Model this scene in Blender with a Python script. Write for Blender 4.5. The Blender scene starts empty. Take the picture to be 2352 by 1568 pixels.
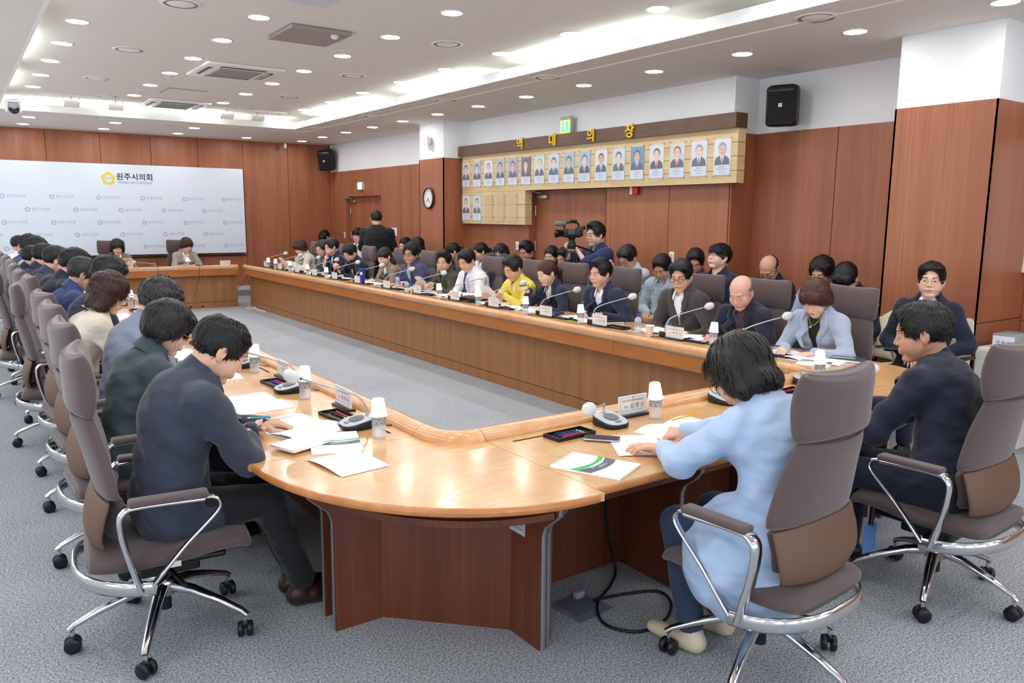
import bpy, bmesh, math, random
import numpy as np
from mathutils import Matrix, Vector
random.seed(7); RNG = np.random.default_rng(7)
sc = bpy.context.scene
col = sc.collection
PI = math.pi
R = math.radians

# ------------------------------------------------------------------ camera, world, exposure
CAM_H = 1.68
def _basis(y, p, r):
    fwd = np.array([math.sin(y)*math.cos(p), math.cos(y)*math.cos(p), math.sin(p)])
    right = np.cross(fwd, [0, 0, 1.]); right /= np.linalg.norm(right); up = np.cross(right, fwd)
    return right*math.cos(r)+up*math.sin(r), -right*math.sin(r)+up*math.cos(r), fwd
_a, _b, _c = _basis(0.616795, -0.158853, 0.007823)
cam = bpy.data.cameras.new('camera'); cam.lens = 1806.65/2352*36; cam.sensor_width = 36; cam.clip_start = .02; cam.clip_end = 100
cam_o = bpy.data.objects.new('camera', cam); col.objects.link(cam_o); sc.camera = cam_o
M = Matrix(((_a[0], _b[0], -_c[0], 0), (_a[1], _b[1], -_c[1], 0), (_a[2], _b[2], -_c[2], CAM_H), (0, 0, 0, 1)))
cam_o.matrix_world = M
world = bpy.data.worlds.new('world'); sc.world = world; world.use_nodes = True
world.node_tree.nodes['Background'].inputs[0].default_value = (.82, .9, 1, 1)
world.node_tree.nodes['Background'].inputs[1].default_value = 1.8
sc.view_settings.view_transform = 'Standard'; sc.view_settings.look = 'None'
sc.view_settings.gamma = 1; sc.view_settings.use_curve_mapping = False
sc.view_settings.exposure = 1.34
cy = sc.cycles
cy.max_bounces = 8; cy.diffuse_bounces = 6; cy.glossy_bounces = 4; cy.transmission_bounces = 6; cy.transparent_max_bounces = 8
cy.use_denoising = True; cy.caustics_reflective = False; cy.caustics_refractive = False; cy.sample_clamp_indirect = 6
LAMP = 34.0       # downlight emission
COVE = 14.0

# ------------------------------------------------------------------ materials
def lin(c):
    return tuple((x/12.92 if x <= .04045 else ((x+.055)/1.055)**2.4) for x in (v/255 for v in c)) + (1,)
MATS = {}
def mat(name, c=(200, 200, 200), rough=.5, metal=0, emit=None, es=1, spec=None, alpha=None, trans=None, ior=1.45, sheen=0, bump=None, var=None, coat=0, sss=0):
    if name in MATS: return MATS[name]
    m = bpy.data.materials.new(name); m.use_nodes = True; nt = m.node_tree; b = nt.nodes['Principled BSDF']
    b.inputs['Base Color'].default_value = lin(c); b.inputs['Roughness'].default_value = rough; b.inputs['Metallic'].default_value = metal
    b.inputs['IOR'].default_value = ior
    if spec is not None: b.inputs['Specular IOR Level'].default_value = spec
    if emit: b.inputs['Emission Color'].default_value = lin(emit); b.inputs['Emission Strength'].default_value = es
    if trans: b.inputs['Transmission Weight'].default_value = trans
    if alpha is not None: b.inputs['Alpha'].default_value = alpha
    if sheen: b.inputs['Sheen Weight'].default_value = sheen
    if coat: b.inputs['Coat Weight'].default_value = coat; b.inputs['Coat Roughness'].default_value = .08
    if var or bump:
        tc = nt.nodes.new('ShaderNodeTexCoord')
    if var:   # (scale xyz, second colour, detail)
        mp = nt.nodes.new('ShaderNodeMapping'); mp.inputs['Scale'].default_value = var[0]
        no = nt.nodes.new('ShaderNodeTexNoise'); no.inputs['Scale'].default_value = 1; no.inputs['Detail'].default_value = 4
        cr = nt.nodes.new('ShaderNodeValToRGB'); cr.color_ramp.elements[0].position = .3; cr.color_ramp.elements[1].position = .7
        cr.color_ramp.elements[0].color = lin(c); cr.color_ramp.elements[1].color = lin(var[1])
        nt.links.new(tc.outputs['Object'], mp.inputs[0]); nt.links.new(mp.outputs[0], no.inputs[0]); nt.links.new(no.outputs[0], cr.inputs[0])
        nt.links.new(cr.outputs[0], b.inputs['Base Color'])
    if bump:  # (scale xyz, strength, distance)
        mp = nt.nodes.new('ShaderNodeMapping'); mp.inputs['Scale'].default_value = bump[0]
        no = nt.nodes.new('ShaderNodeTexNoise'); no.inputs['Scale'].default_value = 1; no.inputs['Detail'].default_value = bump[3] if len(bump) > 3 else 3
        bp = nt.nodes.new('ShaderNodeBump'); bp.inputs['Strength'].default_value = bump[1]; bp.inputs['Distance'].default_value = bump[2]
        nt.links.new(tc.outputs['Object'], mp.inputs[0]); nt.links.new(mp.outputs[0], no.inputs[0]); nt.links.new(no.outputs[0], bp.inputs['Height'])
        nt.links.new(bp.outputs[0], b.inputs['Normal'])
    MATS[name] = m; return m

def wood(name, c1, c2, c3, fine, broad, rough=.35, coat=0):
    """fine grain and broad tone streaks, stretched along the grain"""
    if name in MATS: return MATS[name]
    m = bpy.data.materials.new(name); m.use_nodes = True; nt = m.node_tree; b = nt.nodes['Principled BSDF']
    N = nt.nodes.new; Lk = nt.links.new
    tc = N('ShaderNodeTexCoord')
    def noise(s, det):
        mp = N('ShaderNodeMapping'); mp.inputs['Scale'].default_value = s; no = N('ShaderNodeTexNoise'); no.inputs['Scale'].default_value = 1; no.inputs['Detail'].default_value = det
        Lk(tc.outputs['Object'], mp.inputs[0]); Lk(mp.outputs[0], no.inputs[0]); return no
    f = noise(fine, 3); g = noise(broad, 2)
    r1 = N('ShaderNodeValToRGB'); r1.color_ramp.elements[0].position = .34; r1.color_ramp.elements[1].position = .66
    r1.color_ramp.elements[0].color = lin(c1); r1.color_ramp.elements[1].color = lin(c2)
    r2 = N('ShaderNodeMapRange'); r2.inputs[1].default_value = .4; r2.inputs[2].default_value = .7; r2.inputs[3].default_value = 0; r2.inputs[4].default_value = .75
    mx = N('ShaderNodeMix'); mx.data_type = 'RGBA'; mx.inputs[7].default_value = lin(c3)
    Lk(f.outputs[0], r1.inputs[0]); Lk(g.outputs[0], r2.inputs[0]); Lk(r2.outputs[0], mx.inputs[0]); Lk(r1.outputs[0], mx.inputs[6])
    Lk(mx.outputs[2], b.inputs['Base Color']); b.inputs['Roughness'].default_value = rough
    if coat: b.inputs['Coat Weight'].default_value = coat; b.inputs['Coat Roughness'].default_value = .12
    MATS[name] = m; return m

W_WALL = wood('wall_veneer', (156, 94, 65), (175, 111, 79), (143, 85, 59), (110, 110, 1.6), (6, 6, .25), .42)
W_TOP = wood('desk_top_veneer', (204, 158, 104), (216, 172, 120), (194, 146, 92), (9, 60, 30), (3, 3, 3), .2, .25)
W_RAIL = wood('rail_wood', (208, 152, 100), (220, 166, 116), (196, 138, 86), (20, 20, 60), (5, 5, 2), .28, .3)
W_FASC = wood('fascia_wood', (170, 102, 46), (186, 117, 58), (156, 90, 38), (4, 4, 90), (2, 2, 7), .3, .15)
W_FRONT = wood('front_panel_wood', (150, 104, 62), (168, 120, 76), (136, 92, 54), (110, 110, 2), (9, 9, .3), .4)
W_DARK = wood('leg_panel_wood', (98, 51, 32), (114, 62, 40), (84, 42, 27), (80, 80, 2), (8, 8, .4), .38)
W_EDGE = wood('edge_band_wood', (186, 118, 62), (198, 132, 76), (170, 104, 52), (20, 20, 20), (4, 4, 4), .3, .2)
W_OAK = wood('board_oak', (214, 188, 140), (226, 202, 156), (202, 176, 128), (3, 3, 90), (2, 2, 10), .4)
W_HEAD = wood('board_header_wood', (94, 68, 52), (110, 82, 64), (80, 56, 44), (3, 3, 70), (2, 2, 6), .35)
SEAM = mat('seam_shadow_gap', (40, 20, 14), .8)
PAINT = mat('white_wall_paint', (238, 240, 242), .7)
CEIL = mat('ceiling_paint', (226, 223, 219), .75)
CEIL_W = mat('cove_paint', (236, 240, 236), .7)
def carpet():
    m = bpy.data.materials.new('carpet_loop_pile'); m.use_nodes = True; nt = m.node_tree; b = nt.nodes['Principled BSDF']; N = nt.nodes.new; Lk = nt.links.new
    tc = N('ShaderNodeTexCoord')
    a = N('ShaderNodeTexNoise'); a.inputs['Scale'].default_value = 115; a.inputs['Detail'].default_value = 5; a.inputs['Roughness'].default_value = .7
    c = N('ShaderNodeTexNoise'); c.inputs['Scale'].default_value = 1.2; c.inputs['Detail'].default_value = 2
    r = N('ShaderNodeValToRGB'); r.color_ramp.elements[0].position = .38; r.color_ramp.elements[1].position = .62
    r.color_ramp.elements[0].color = lin((104, 109, 117)); r.color_ramp.elements[1].color = lin((200, 204, 207))
    mx = N('ShaderNodeMix'); mx.data_type = 'RGBA'; mx.blend_type = 'MULTIPLY'; mx.inputs[0].default_value = .35
    Lk(tc.outputs['Object'], a.inputs[0]); Lk(tc.outputs['Object'], c.inputs[0]); Lk(a.outputs[0], r.inputs[0]); Lk(r.outputs[0], mx.inputs[6]); Lk(c.outputs[1], mx.inputs[7])
    r3 = N('ShaderNodeMapRange'); r3.inputs[3].default_value = .8; r3.inputs[4].default_value = 1.1
    Lk(c.outputs[0], r3.inputs[0]); mx.inputs[0].default_value = 1; cb = N('ShaderNodeCombineColor')
    for i in range(3): Lk(r3.outputs[0], cb.inputs[i])
    Lk(cb.outputs[0], mx.inputs[7]); Lk(mx.outputs[2], b.inputs['Base Color'])
    bp = N('ShaderNodeBump'); bp.inputs['Strength'].default_value = .15; bp.inputs['Distance'].default_value = .002; Lk(a.outputs[0], bp.inputs['Height']); Lk(bp.outputs[0], b.inputs['Normal'])
    b.inputs['Roughness'].default_value = .95; b.inputs['Specular IOR Level'].default_value = .15
    return m
CARPET = carpet()
ALU = mat('polished_aluminium', (215, 215, 218), .13, 1)
ALU_B = mat('brushed_aluminium', (178, 180, 184), .4, .9)
STEEL = mat('satin_steel', (190, 190, 190), .3, .8)
BLACK = mat('black_plastic', (22, 22, 24), .4)
BLACK_S = mat('black_gloss', (14, 14, 16), .15)
GREYP = mat('light_grey_plastic', (178, 182, 186), .35)
GREYD = mat('mid_grey_plastic', (140, 146, 150), .35)
WHITE = mat('white_plastic', (236, 236, 234), .4)
PAPER = mat('paper_white', (246, 247, 250), .6)
CUPM = mat('paper_cup', (247, 247, 246), .55)
CHF = mat('chair_fabric_taupe', (88, 72, 71), .85, sheen=.3, bump=((260, 260, 260), .25, .002))
CHL = mat('chair_lumbar_shell', (102, 76, 60), .6, bump=((200, 200, 200), .15, .001))
LABEL = mat('white_label', (235, 235, 232), .5)
WATER = mat('bottle_clear_plastic', (226, 234, 242), .08, alpha=.42)
ACRYL = mat('clear_acrylic', (245, 250, 255), .03, alpha=.1, spec=.6)
COVERM = mat('mic_cover_gauze', (232, 236, 238), .6, alpha=.82)
INK = mat('print_ink_grey', (150, 152, 168), .7)
INKD = mat('print_ink_dark', (58, 54, 86), .6)
GOLD = mat('gold_letter_metal', (222, 186, 64), .35, .6)
BLUE = mat('blue_plastic', (38, 44, 190), .35)
REDP = mat('red_plastic', (206, 30, 34), .35)
LIGHT = mat('lamp_diffuser', (255, 255, 255), .5, emit=(252, 252, 253), es=LAMP)
COVEL = mat('cove_tube', (255, 255, 255), .5, emit=(236, 250, 246), es=COVE)

# ------------------------------------------------------------------ object helpers
def tag(o, label=None, cat=None, group=None, kind=None):
    if label: o['label'] = label
    if cat: o['category'] = cat
    if group: o['group'] = group
    if kind: o['kind'] = kind
    return o
def thing(name, label, cat, loc=(0, 0, 0), rz=0, group=None, rot=None):
    o = bpy.data.objects.new(name, None); o.empty_display_size = .05; col.objects.link(o)
    o.location = loc; o.rotation_euler = rot if rot else (0, 0, rz)
    return tag(o, label, cat, group)
def copy_tree(o, parent=None):
    c = o.copy(); col.objects.link(c); c.parent = parent
    for ch in list(o.children): copy_tree(ch, c)
    return c
def rotm(rx=0, ry=0, rz=0):
    return Matrix.Rotation(rz, 3, 'Z') @ Matrix.Rotation(ry, 3, 'Y') @ Matrix.Rotation(rx, 3, 'X')

class MB:
    def __init__(s): s.v = []; s.f = []; s.m = []; s.mats = []; s.sm = []
    def mi(s, m):
        if m not in s.mats: s.mats.append(m)
        return s.mats.index(m)
    def add(s, vs, fs, m=None, smooth=False, T=None):
        o = len(s.v)
        if T is not None: vs = [tuple(T @ Vector(v)) for v in vs]
        s.v += [tuple(v) for v in vs]; k = s.mi(m)
        for f in fs: s.f.append(tuple(i+o for i in f)); s.m.append(k); s.sm.append(smooth)
        return s
    def box(s, c, d, m=None, rot=None, bv=0, T=None):
        x, y, z = d[0]/2, d[1]/2, d[2]/2
        if bv:
            bm = bmesh.new(); bmesh.ops.create_cube(bm, size=1)
            for v in bm.verts: v.co = (v.co.x*d[0], v.co.y*d[1], v.co.z*d[2])
            bmesh.ops.bevel(bm, geom=list(bm.edges), offset=min(bv, .49*min(d)), segments=3, profile=.5, affect='EDGES')
            bm.verts.index_update(); vs = [v.co.copy() for v in bm.verts]; fs = [[v.index for v in f.verts] for f in bm.faces]; bm.free(); sm = True
        else:
            vs = [Vector(p) for p in ((-x, -y, -z), (x, -y, -z), (x, y, -z), (-x, y, -z), (-x, -y, z), (x, -y, z), (x, y, z), (-x, y, z))]
            fs = [(0, 3, 2, 1), (4, 5, 6, 7), (0, 1, 5, 4), (1, 2, 6, 5), (2, 3, 7, 6), (3, 0, 4, 7)]; sm = False
        if rot is not None: vs = [rot @ v for v in vs]
        c = Vector(c); vs = [v+c for v in vs]
        return s.add(vs, fs, m, sm, T)
    def loft(s, rings, m=None, cap=True, smooth=True, closed=True, T=None):
        n = len(rings[0]); vs = [p for r in rings for p in r]; fs = []
        for i in range(len(rings)-1):
            for j in range(n if closed else n-1):
                k = (j+1) % n; fs.append((i*n+j, i*n+k, (i+1)*n+k, (i+1)*n+j))
        s.add(vs, fs, m, smooth, T)
        if cap and closed: s.add(rings[0], [tuple(range(n-1, -1, -1))], m, False, T); s.add(rings[-1], [tuple(range(n))], m, False, T)
        return s
    def tube(s, pts, r, m=None, n=8, cap=True, flat=None, T=None):
        pts = [Vector(p) for p in pts]; rs = r if isinstance(r, (list, tuple)) else [r]*len(pts); rings = []
        up = None
        for i, p in enumerate(pts):
            t = (pts[min(i+1, len(pts)-1)]-pts[max(i-1, 0)]).normalized()
            if up is None: up = Vector((0, 0, 1)) if abs(t.z) < .9 else Vector((1, 0, 0))
            if flat is not None: up = Vector(flat)
            u = t.cross(up)
            if u.length < 1e-4: u = t.cross(Vector((1, .1, 0)))
            u.normalize(); w = u.cross(t).normalized()
            if flat is None: up = w
            ra = rs[i] if isinstance(rs[i], (tuple, list)) else (rs[i], rs[i])
            rings.append([p+u*math.cos(a)*ra[0]+w*math.sin(a)*ra[1] for a in [2*PI*k/n for k in range(n)]])
        return s.loft(rings, m, cap, True, T=T)
    def lathe(s, prof, c=(0, 0, 0), m=None, n=20, rot=None, cap=True, T=None):
        c = Vector(c); rings = []
        for (r, z) in prof:
            rg = [Vector((r*math.cos(2*PI*k/n), r*math.sin(2*PI*k/n), z)) for k in range(n)]
            if rot is not None: rg = [rot @ p for p in rg]
            rings.append([p+c for p in rg])
        return s.loft(rings, m, cap, True, T=T)
    def ball(s, c, r, m=None, n=12, k=7, rot=None, T=None):
        r = r if isinstance(r, (tuple, list)) else (r, r, r); c = Vector(c); rings = []
        for i in range(k+1):
            a = -PI/2+PI*i/k; rg = [Vector((r[0]*math.cos(a)*math.cos(2*PI*j/n), r[1]*math.cos(a)*math.sin(2*PI*j/n), r[2]*math.sin(a))) for j in range(n)]
            if rot is not None: rg = [rot @ p for p in rg]
            rings.append([p+c for p in rg])
        return s.loft(rings, m, False, True, T=T)
    def prism(s, poly, z0, z1, m=None, T=None, bv=0):
        n = len(poly)
        if bv:
            bm = bmesh.new(); lo = [bm.verts.new((x, y, z0)) for x, y in poly]; hi = [bm.verts.new((x, y, z1)) for x, y in poly]
            bm.faces.new(lo[::-1]); ft = bm.faces.new(hi)
            for i in range(n): bm.faces.new((lo[i], lo[(i+1) % n], hi[(i+1) % n], hi[i]))
            bmesh.ops.recalc_face_normals(bm, faces=bm.faces)
            bmesh.ops.bevel(bm, geom=[e for f in (ft,) for e in f.edges], offset=bv, segments=3, profile=.5, affect='EDGES')
            bm.verts.index_update(); vs = [v.co.copy() for v in bm.verts]; fs = [[v.index for v in f.verts] for f in bm.faces]; bm.free()
            return s.add(vs, fs, m, False, T)
        vs = [(x, y, z0) for x, y in poly]+[(x, y, z1) for x, y in poly]
        fs = [tuple(range(n-1, -1, -1)), tuple(range(n, 2*n))]+[(i, (i+1) % n, n+(i+1) % n, n+i) for i in range(n)]
        return s.add(vs, fs, m, False, T)
    def build(s, name, m=None, parent=None, loc=None):
        me = bpy.data.meshes.new(name); me.from_pydata(s.v, [], s.f)
        for k in s.mats: me.materials.append(k if k is not None else m)
        if s.f:
            me.polygons.foreach_set('material_index', s.m); me.polygons.foreach_set('use_smooth', s.sm)
        me.validate(); me.update()
        o = bpy.data.objects.new(name, me); col.objects.link(o)
        if parent is not None: o.parent = parent
        if loc is not None: o.location = loc
        return o
def struct(mb, name, m=None): return tag(mb.build(name, m), kind='structure')
def smooth_pts(pts, n=6):
    P = [Vector(p) for p in pts]; out = []
    for i in range(len(P)-1):
        p0, p1, p2, p3 = P[max(i-1, 0)], P[i], P[i+1], P[min(i+2, len(P)-1)]
        for k in range(n):
            t = k/n; out.append(.5*((2*p1)+(-p0+p2)*t+(2*p0-5*p1+4*p2-p3)*t*t+(-p0+3*p1-3*p2+p3)*t**3))
    return out+[P[-1]]

_tc = {}
def text_geo(body, size=1, ext=0, bevel=0):
    """glyph outlines of the built-in font as vertices and faces, lying in xy, centred"""
    key = (body, round(ext, 5))
    if key not in _tc:
        cu = bpy.data.curves.new('t', 'FONT'); cu.body = body; cu.size = 1; cu.align_x = 'CENTER'; cu.align_y = 'CENTER'; cu.extrude = ext; cu.resolution_u = 2
        o = bpy.data.objects.new('t', cu); col.objects.link(o); bpy.context.view_layer.update()
        e = o.evaluated_get(bpy.context.evaluated_depsgraph_get()); me = e.to_mesh()
        _tc[key] = ([v.co.copy() for v in me.vertices], [tuple(p.vertices) for p in me.polygons])
        e.to_mesh_clear(); bpy.data.objects.remove(o); bpy.data.curves.remove(cu)
    v, f = _tc[key]; return [p*size for p in v], f
def add_text(mb, body, size, T, m, ext=0, sx=1):
    v, f = text_geo(body, size, ext/size if ext else 0)
    mb.add([T @ Vector((p.x*sx, p.y, p.z)) for p in v], f, m)
def frame_T(origin, xdir, ydir):
    x = Vector(xdir).normalized(); y = Vector(ydir).normalized(); z = x.cross(y)
    return Matrix(((x.x, y.x, z.x, origin[0]), (x.y, y.y, z.y, origin[1]), (x.z, y.z, z.z, origin[2]), (0, 0, 0, 1)))
# ------------------------------------------------------------------ the room
XW, YB, ZC, ZU = 6.78, 16.42, 3.124, 3.32      # right wall face, back wall face, soffit, raised ceiling
XL, YN = -1.15, -3.2                              # left wall, wall behind the camera
ZW = 2.56                                         # top of the wood panelling
b = MB(); b.box(((XL+7.3)/2, (YN+YB)/2, -.05), (7.3-XL+.6, YB-YN+.6, .1), CARPET); struct(b, 'floor')
# ceiling: soffit round a raised tray with a light cove behind a lip
TX0, TX1, TY0, TY1 = .70, 5.01, -1.0, 13.66; RX0, RX1, RY0, RY1 = .38, 5.32, -1.3, 14.0
b = MB()
b.box(((RX0+RX1)/2, (RY0+RY1)/2, ZU+.04), (RX1-RX0+.1, RY1-RY0+.1, .08), CEIL)
for x0, x1, y0, y1 in ((XL-.1, TX0-.03, YN-.1, YB+.1), (TX1+.03, 7.3, YN-.1, YB+.1), (TX0-.03, TX1+.03, YN-.1, TY0-.03), (TX0-.03, TX1+.03, TY1+.03, YB+.1)):
    b.box(((x0+x1)/2, (y0+y1)/2, ZC+.01), (x1-x0, y1-y0, .02), CEIL)
struct(b, 'ceiling')
b = MB()
for x0, x1, y0, y1 in ((RX0-.04, RX0, RY0, RY1), (RX1, RX1+.04, RY0, RY1), (RX0, RX1, RY0-.04, RY0), (RX0, RX1, RY1, RY1+.04)):
    b.box(((x0+x1)/2, (y0+y1)/2, (ZC+ZU)/2), (x1-x0, y1-y0, ZU-ZC+.02), CEIL)
e = .03
for x0, x1, y0, y1 in ((TX0-e, TX0, TY0-e, TY1+e), (TX1, TX1+e, TY0-e, TY1+e), (TX0, TX1, TY0-e, TY0), (TX0, TX1, TY1, TY1+e)):
    b.box(((x0+x1)/2, (y0+y1)/2, ZC+.0515), (x1-x0, y1-y0, .103), CEIL_W)
struct(b, 'trim_1')
# cove tubes on the soffit behind the lip
def cove(x0, y0, x1, y1, lab):
    t = thing('cove_light', lab, 'light', ((x0+x1)/2, (y0+y1)/2, ZC+.02), group='fluorescent tubes hidden in the ceiling cove')
    dx, dy = (x1-x0)/2, (y1-y0)/2
    MB().tube([(-dx, -dy, .045), (dx, dy, .045)], .016, COVEL).build('tube', None, t)
    MB().box((0, 0, .012), (abs(2*dx)+.05, abs(2*dy)+.05, .024), WHITE).build('batten', None, t)
seg = [(5.1, 7.0), (8.0, 9.7), (10.7, 12.9)]
for i, (a, c) in enumerate(seg+[(1.6, 3.6)]):
    cove(5.17, a, 5.17, c, 'cove tube in right ceiling slot glowing ' + ('nearest the loudspeaker bay', 'above the middle seats', 'toward the far corner', 'closest to the camera')[i])
for i, (a, c) in enumerate([(6.0, 7.2), (8.6, 10.3), (11.2, 12.6)]):
    cove(.54, a, .54, c, 'cove tube in left ceiling slot glowing ' + ('nearest the camera', 'along its middle', 'beside the dome camera')[i])
cove(1.5, 13.84, 2.7, 13.84, 'cove tube glowing above the left half of the backdrop'); cove(2.8, 13.84, 4.0, 13.84, 'cove tube glowing above the right half of the backdrop')

# right wall in bays: panels with open joints on a dark backing, white band above
def panels_y(mb, x, ys, z0, z1, cuts=(), g=.004, m=W_WALL):
    zs = [z0]+list(cuts)+[z1]
    for i in range(len(ys)-1):
        for k in range(len(zs)-1):
            mb.box((x+.01, (ys[i]+ys[i+1])/2, (zs[k]+zs[k+1])/2), (.02, ys[i+1]-ys[i]-2*g, zs[k+1]-zs[k]-2*g if k < len(zs)-2 else zs[k+1]-zs[k]-g), m)
def panels_x(mb, y, xs, z0, z1, cuts=(), g=.004, s=1, m=W_WALL):
    zs = [z0]+list(cuts)+[z1]
    for i in range(len(xs)-1):
        for k in range(len(zs)-1):
            mb.box(((xs[i]+xs[i+1])/2, y+.01*s, (zs[k]+zs[k+1])/2), (xs[i+1]-xs[i]-2*g, .02, zs[k+1]-zs[k]-2*g if k < len(zs)-2 else zs[k+1]-zs[k]-g), m)
b = MB(); D1, D2 = (13.95, 15.57), (7.54, 9.15); ZD = 2.03
for y0, y1 in ((D1[1], YB), (10.8, D1[0]), (D2[1], 10.9), (5.6, D2[0])):
    b.box((7.0, (y0+y1)/2, ZW/2), (.4, y1-y0, ZW), SEAM)
for d in (D1, D2): b.box((7.0, sum(d)/2, (ZD+ZW)/2), (.4, d[1]-d[0], ZW-ZD), SEAM); b.box((7.08, sum(d)/2, ZD/2), (.24, d[1]-d[0], ZD), SEAM)
b.box((7.01, (5.6+YB)/2, (ZW+ZC)/2), (.42, YB-5.6, ZC-ZW), PAINT)
panels_y(b, XW, [15.57, 16.42], .0, ZW, (1.27,)); panels_y(b, XW, [D1[0], D1[1]], ZD, ZW); panels_y(b, XW, [11.62, 13.14, 13.95], 0, ZW)
panels_y(b, XW, [9.15, 10.1, 10.84], 0, ZW); panels_y(b, XW, list(D2), ZD, ZW); panels_y(b, XW, [5.6, 6.46, 7.44], 0, ZW); panels_y(b, XW, [7.44, 7.54], 0, ZW, g=.001)
for d in (D1, D2):      # jambs
    for y in d: b.box((6.85, y+(-.005 if y == d[0] else .005), ZD/2), (.14, .012, ZD), W_WALL)
    b.box((6.85, sum(d)/2, ZD+.004), (.14, d[1]-d[0], .012), W_WALL)
struct(b, 'wall_right')
b = MB(); b.box((7.2, (YN+5.6)/2, ZW/2), (.06, 5.6-YN, ZW), SEAM); b.box((7.2, (YN+5.6)/2, (ZW+ZC)/2), (.08, 5.6-YN, ZC-ZW), PAINT)
panels_y(b, 7.15, [3.62, 4.61, 5.6], 0, ZW, (.86,)); panels_y(b, 7.15, [YN, -1.6, 0, 1.6, 2.83], 0, ZW, (.86,))
b.box((6.975, 5.59, (ZW+ZC)/2), (.41, .03, ZC-ZW), PAINT); panels_x(b, 5.575, [6.78, 7.15], 0, ZW)
struct(b, 'wall_alcove')
def column(name, x0, y0, y1, cut):
    b = MB(); x1 = 7.2
    b.box(((x0+x1)/2, (y0+y1)/2, ZW/2), (x1-x0-.02, y1-y0-.02, ZW), SEAM); b.box(((x0+x1)/2+.005, (y0+y1)/2, (ZW+ZC)/2), (x1-x0-.012, y1-y0-.012, ZC-ZW), PAINT)
    zs = [0, cut, ZW] if cut else [0, ZW]
    for k in range(len(zs)-1):
        z0, z1 = zs[k]+(.006 if k else 0), zs[k+1]
        b.box((x0+.008, (y0+y1)/2, (z0+z1)/2), (.016, y1-y0, z1-z0), W_WALL)
        for yy in (y0, y1): b.box(((x0+x1)/2, yy+(.008 if yy == y0 else -.008), (z0+z1)/2), (x1-x0, .016, z1-z0), W_WALL)
    struct(b, name)
column('wall_column', 6.35, 10.84, 11.62, None); column('wall_column_near', 6.385, 2.83, 3.62, .88)
def door(name, d, seam_y):
    t = bpy.data.objects.new(name, None); col.objects.link(t); tag(t, kind='structure')
    b = MB()
    for a, c in ((d[0]+.012, seam_y-.003), (seam_y+.003, d[1]-.012)): b.box((6.9, (a+c)/2, ZD/2), (.04, c-a, ZD-.01), W_WALL)
    b.build('door_leaf', None, t)
    for z in (.3, 1.25, 1.75): MB().tube([(6.87, d[1]-.02, z-.07), (6.87, d[1]-.02, z+.07)], .011, STEEL).build('hinge', None, t)
    b = MB(); b.box((6.86, d[1]-.2, ZD-.09), (.05, .22, .055), ALU_B, bv=.01); b.tube([(6.83, d[1]-.2, ZD-.04), (6.74, d[1]-.1, ZD-.01), (6.74, d[1]+.02, ZD+.0)], .01, ALU_B); b.box((6.76, d[1]-.08, ZD+.005), (.03, .28, .014), ALU_B); b.build('door_closer', None, t)
    MB().box((6.86, seam_y+.09, 1.0), (.05, .02, .14), STEEL, bv=.006).build('door_handle', None, t)
door('door_1', D1, 14.62); door('door_2', D2, 8.25)
# back wall
b = MB(); b.box(((XL+7.2)/2, YB+.12, ZC/2), (7.2-XL, .2, ZC+.02), SEAM)
xs = [XL, -.2, .64, 1.502, 2.369, 3.224, 4.082, 4.947, 5.87, XW]
for i in range(len(xs)-1): b.box(((xs[i]+xs[i+1])/2, YB+.01, (.21+ZC)/2), (xs[i+1]-xs[i]-.008, .02, ZC-.21), W_WALL)
struct(b, 'wall_back')
b = MB(); b.box(((XL+XW)/2, YB-.002, .06), (XW-XL, .024, .12), mat('baseboard_grey', (128, 134, 136), .5)); b.box(((XL+XW)/2, YB, .165), (XW-XL, .02, .09), mat('baseboard_pale', (196, 202, 204), .5)); struct(b, 'baseboard_back')
# left wall and the wall behind the camera; unseen windows added to brighten the room
b = MB(); lw = [(-2.6, -1.0), (.6, 2.2), (3.8, 5.4), (7.0, 8.6), (10.2, 11.8), (13.4, 15.0)]; ed = [YN]+[v for w in lw for v in w]+[YB]
for i in range(0, len(ed), 2): b.box((XL-.05, (ed[i]+ed[i+1])/2, ZC/2), (.1, ed[i+1]-ed[i], ZC), PAINT)
for a, c in lw: b.box((XL-.05, (a+c)/2, .45), (.1, c-a, .9), PAINT); b.box((XL-.05, (a+c)/2, 2.66), (.1, c-a, .93), PAINT)
struct(b, 'wall_left')
for i, (a, c) in enumerate(lw):  # frames of the added left openings, out of view, for daylight fill
    b = MB()
    for y in (a+.02, (a+c)/2, c-.02): b.box((XL-.05, y, 1.55), (.06, .04, 1.3), WHITE)
    for z in (.92, 2.18): b.box((XL-.05, (a+c)/2, z), (.06, c-a, .04), WHITE)
    struct(b, 'added_window_%d' % (i+4))
b = MB(); added_wins = [(-.6, 1.2), (1.8, 3.6), (4.2, 6.0)]; edges = [XL-.1, -.6, 1.2, 1.8, 3.6, 4.2, 6.0, 7.25]  # openings added behind the camera to let in fill daylight
for i in range(0, 8, 2): b.box(((edges[i]+edges[i+1])/2, YN-.05, ZC/2), (edges[i+1]-edges[i], .1, ZC), PAINT)
for a, c in added_wins: b.box(((a+c)/2, YN-.05, .45), (c-a, .1, .9), PAINT); b.box(((a+c)/2, YN-.05, 2.9), (c-a, .1, .46), PAINT)
struct(b, 'wall_front')
for i, (a, c) in enumerate(added_wins):
    b = MB()
    for x in (a+.02, (a+c)/2, c-.02): b.box((x, YN-.05, 1.785), (.04, .06, 1.77), WHITE)
    for z in (.92, 2.65): b.box(((a+c)/2, YN-.05, z), (c-a, .06, .04), WHITE)
    struct(b, 'added_window_%d' % (i+1))

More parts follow.
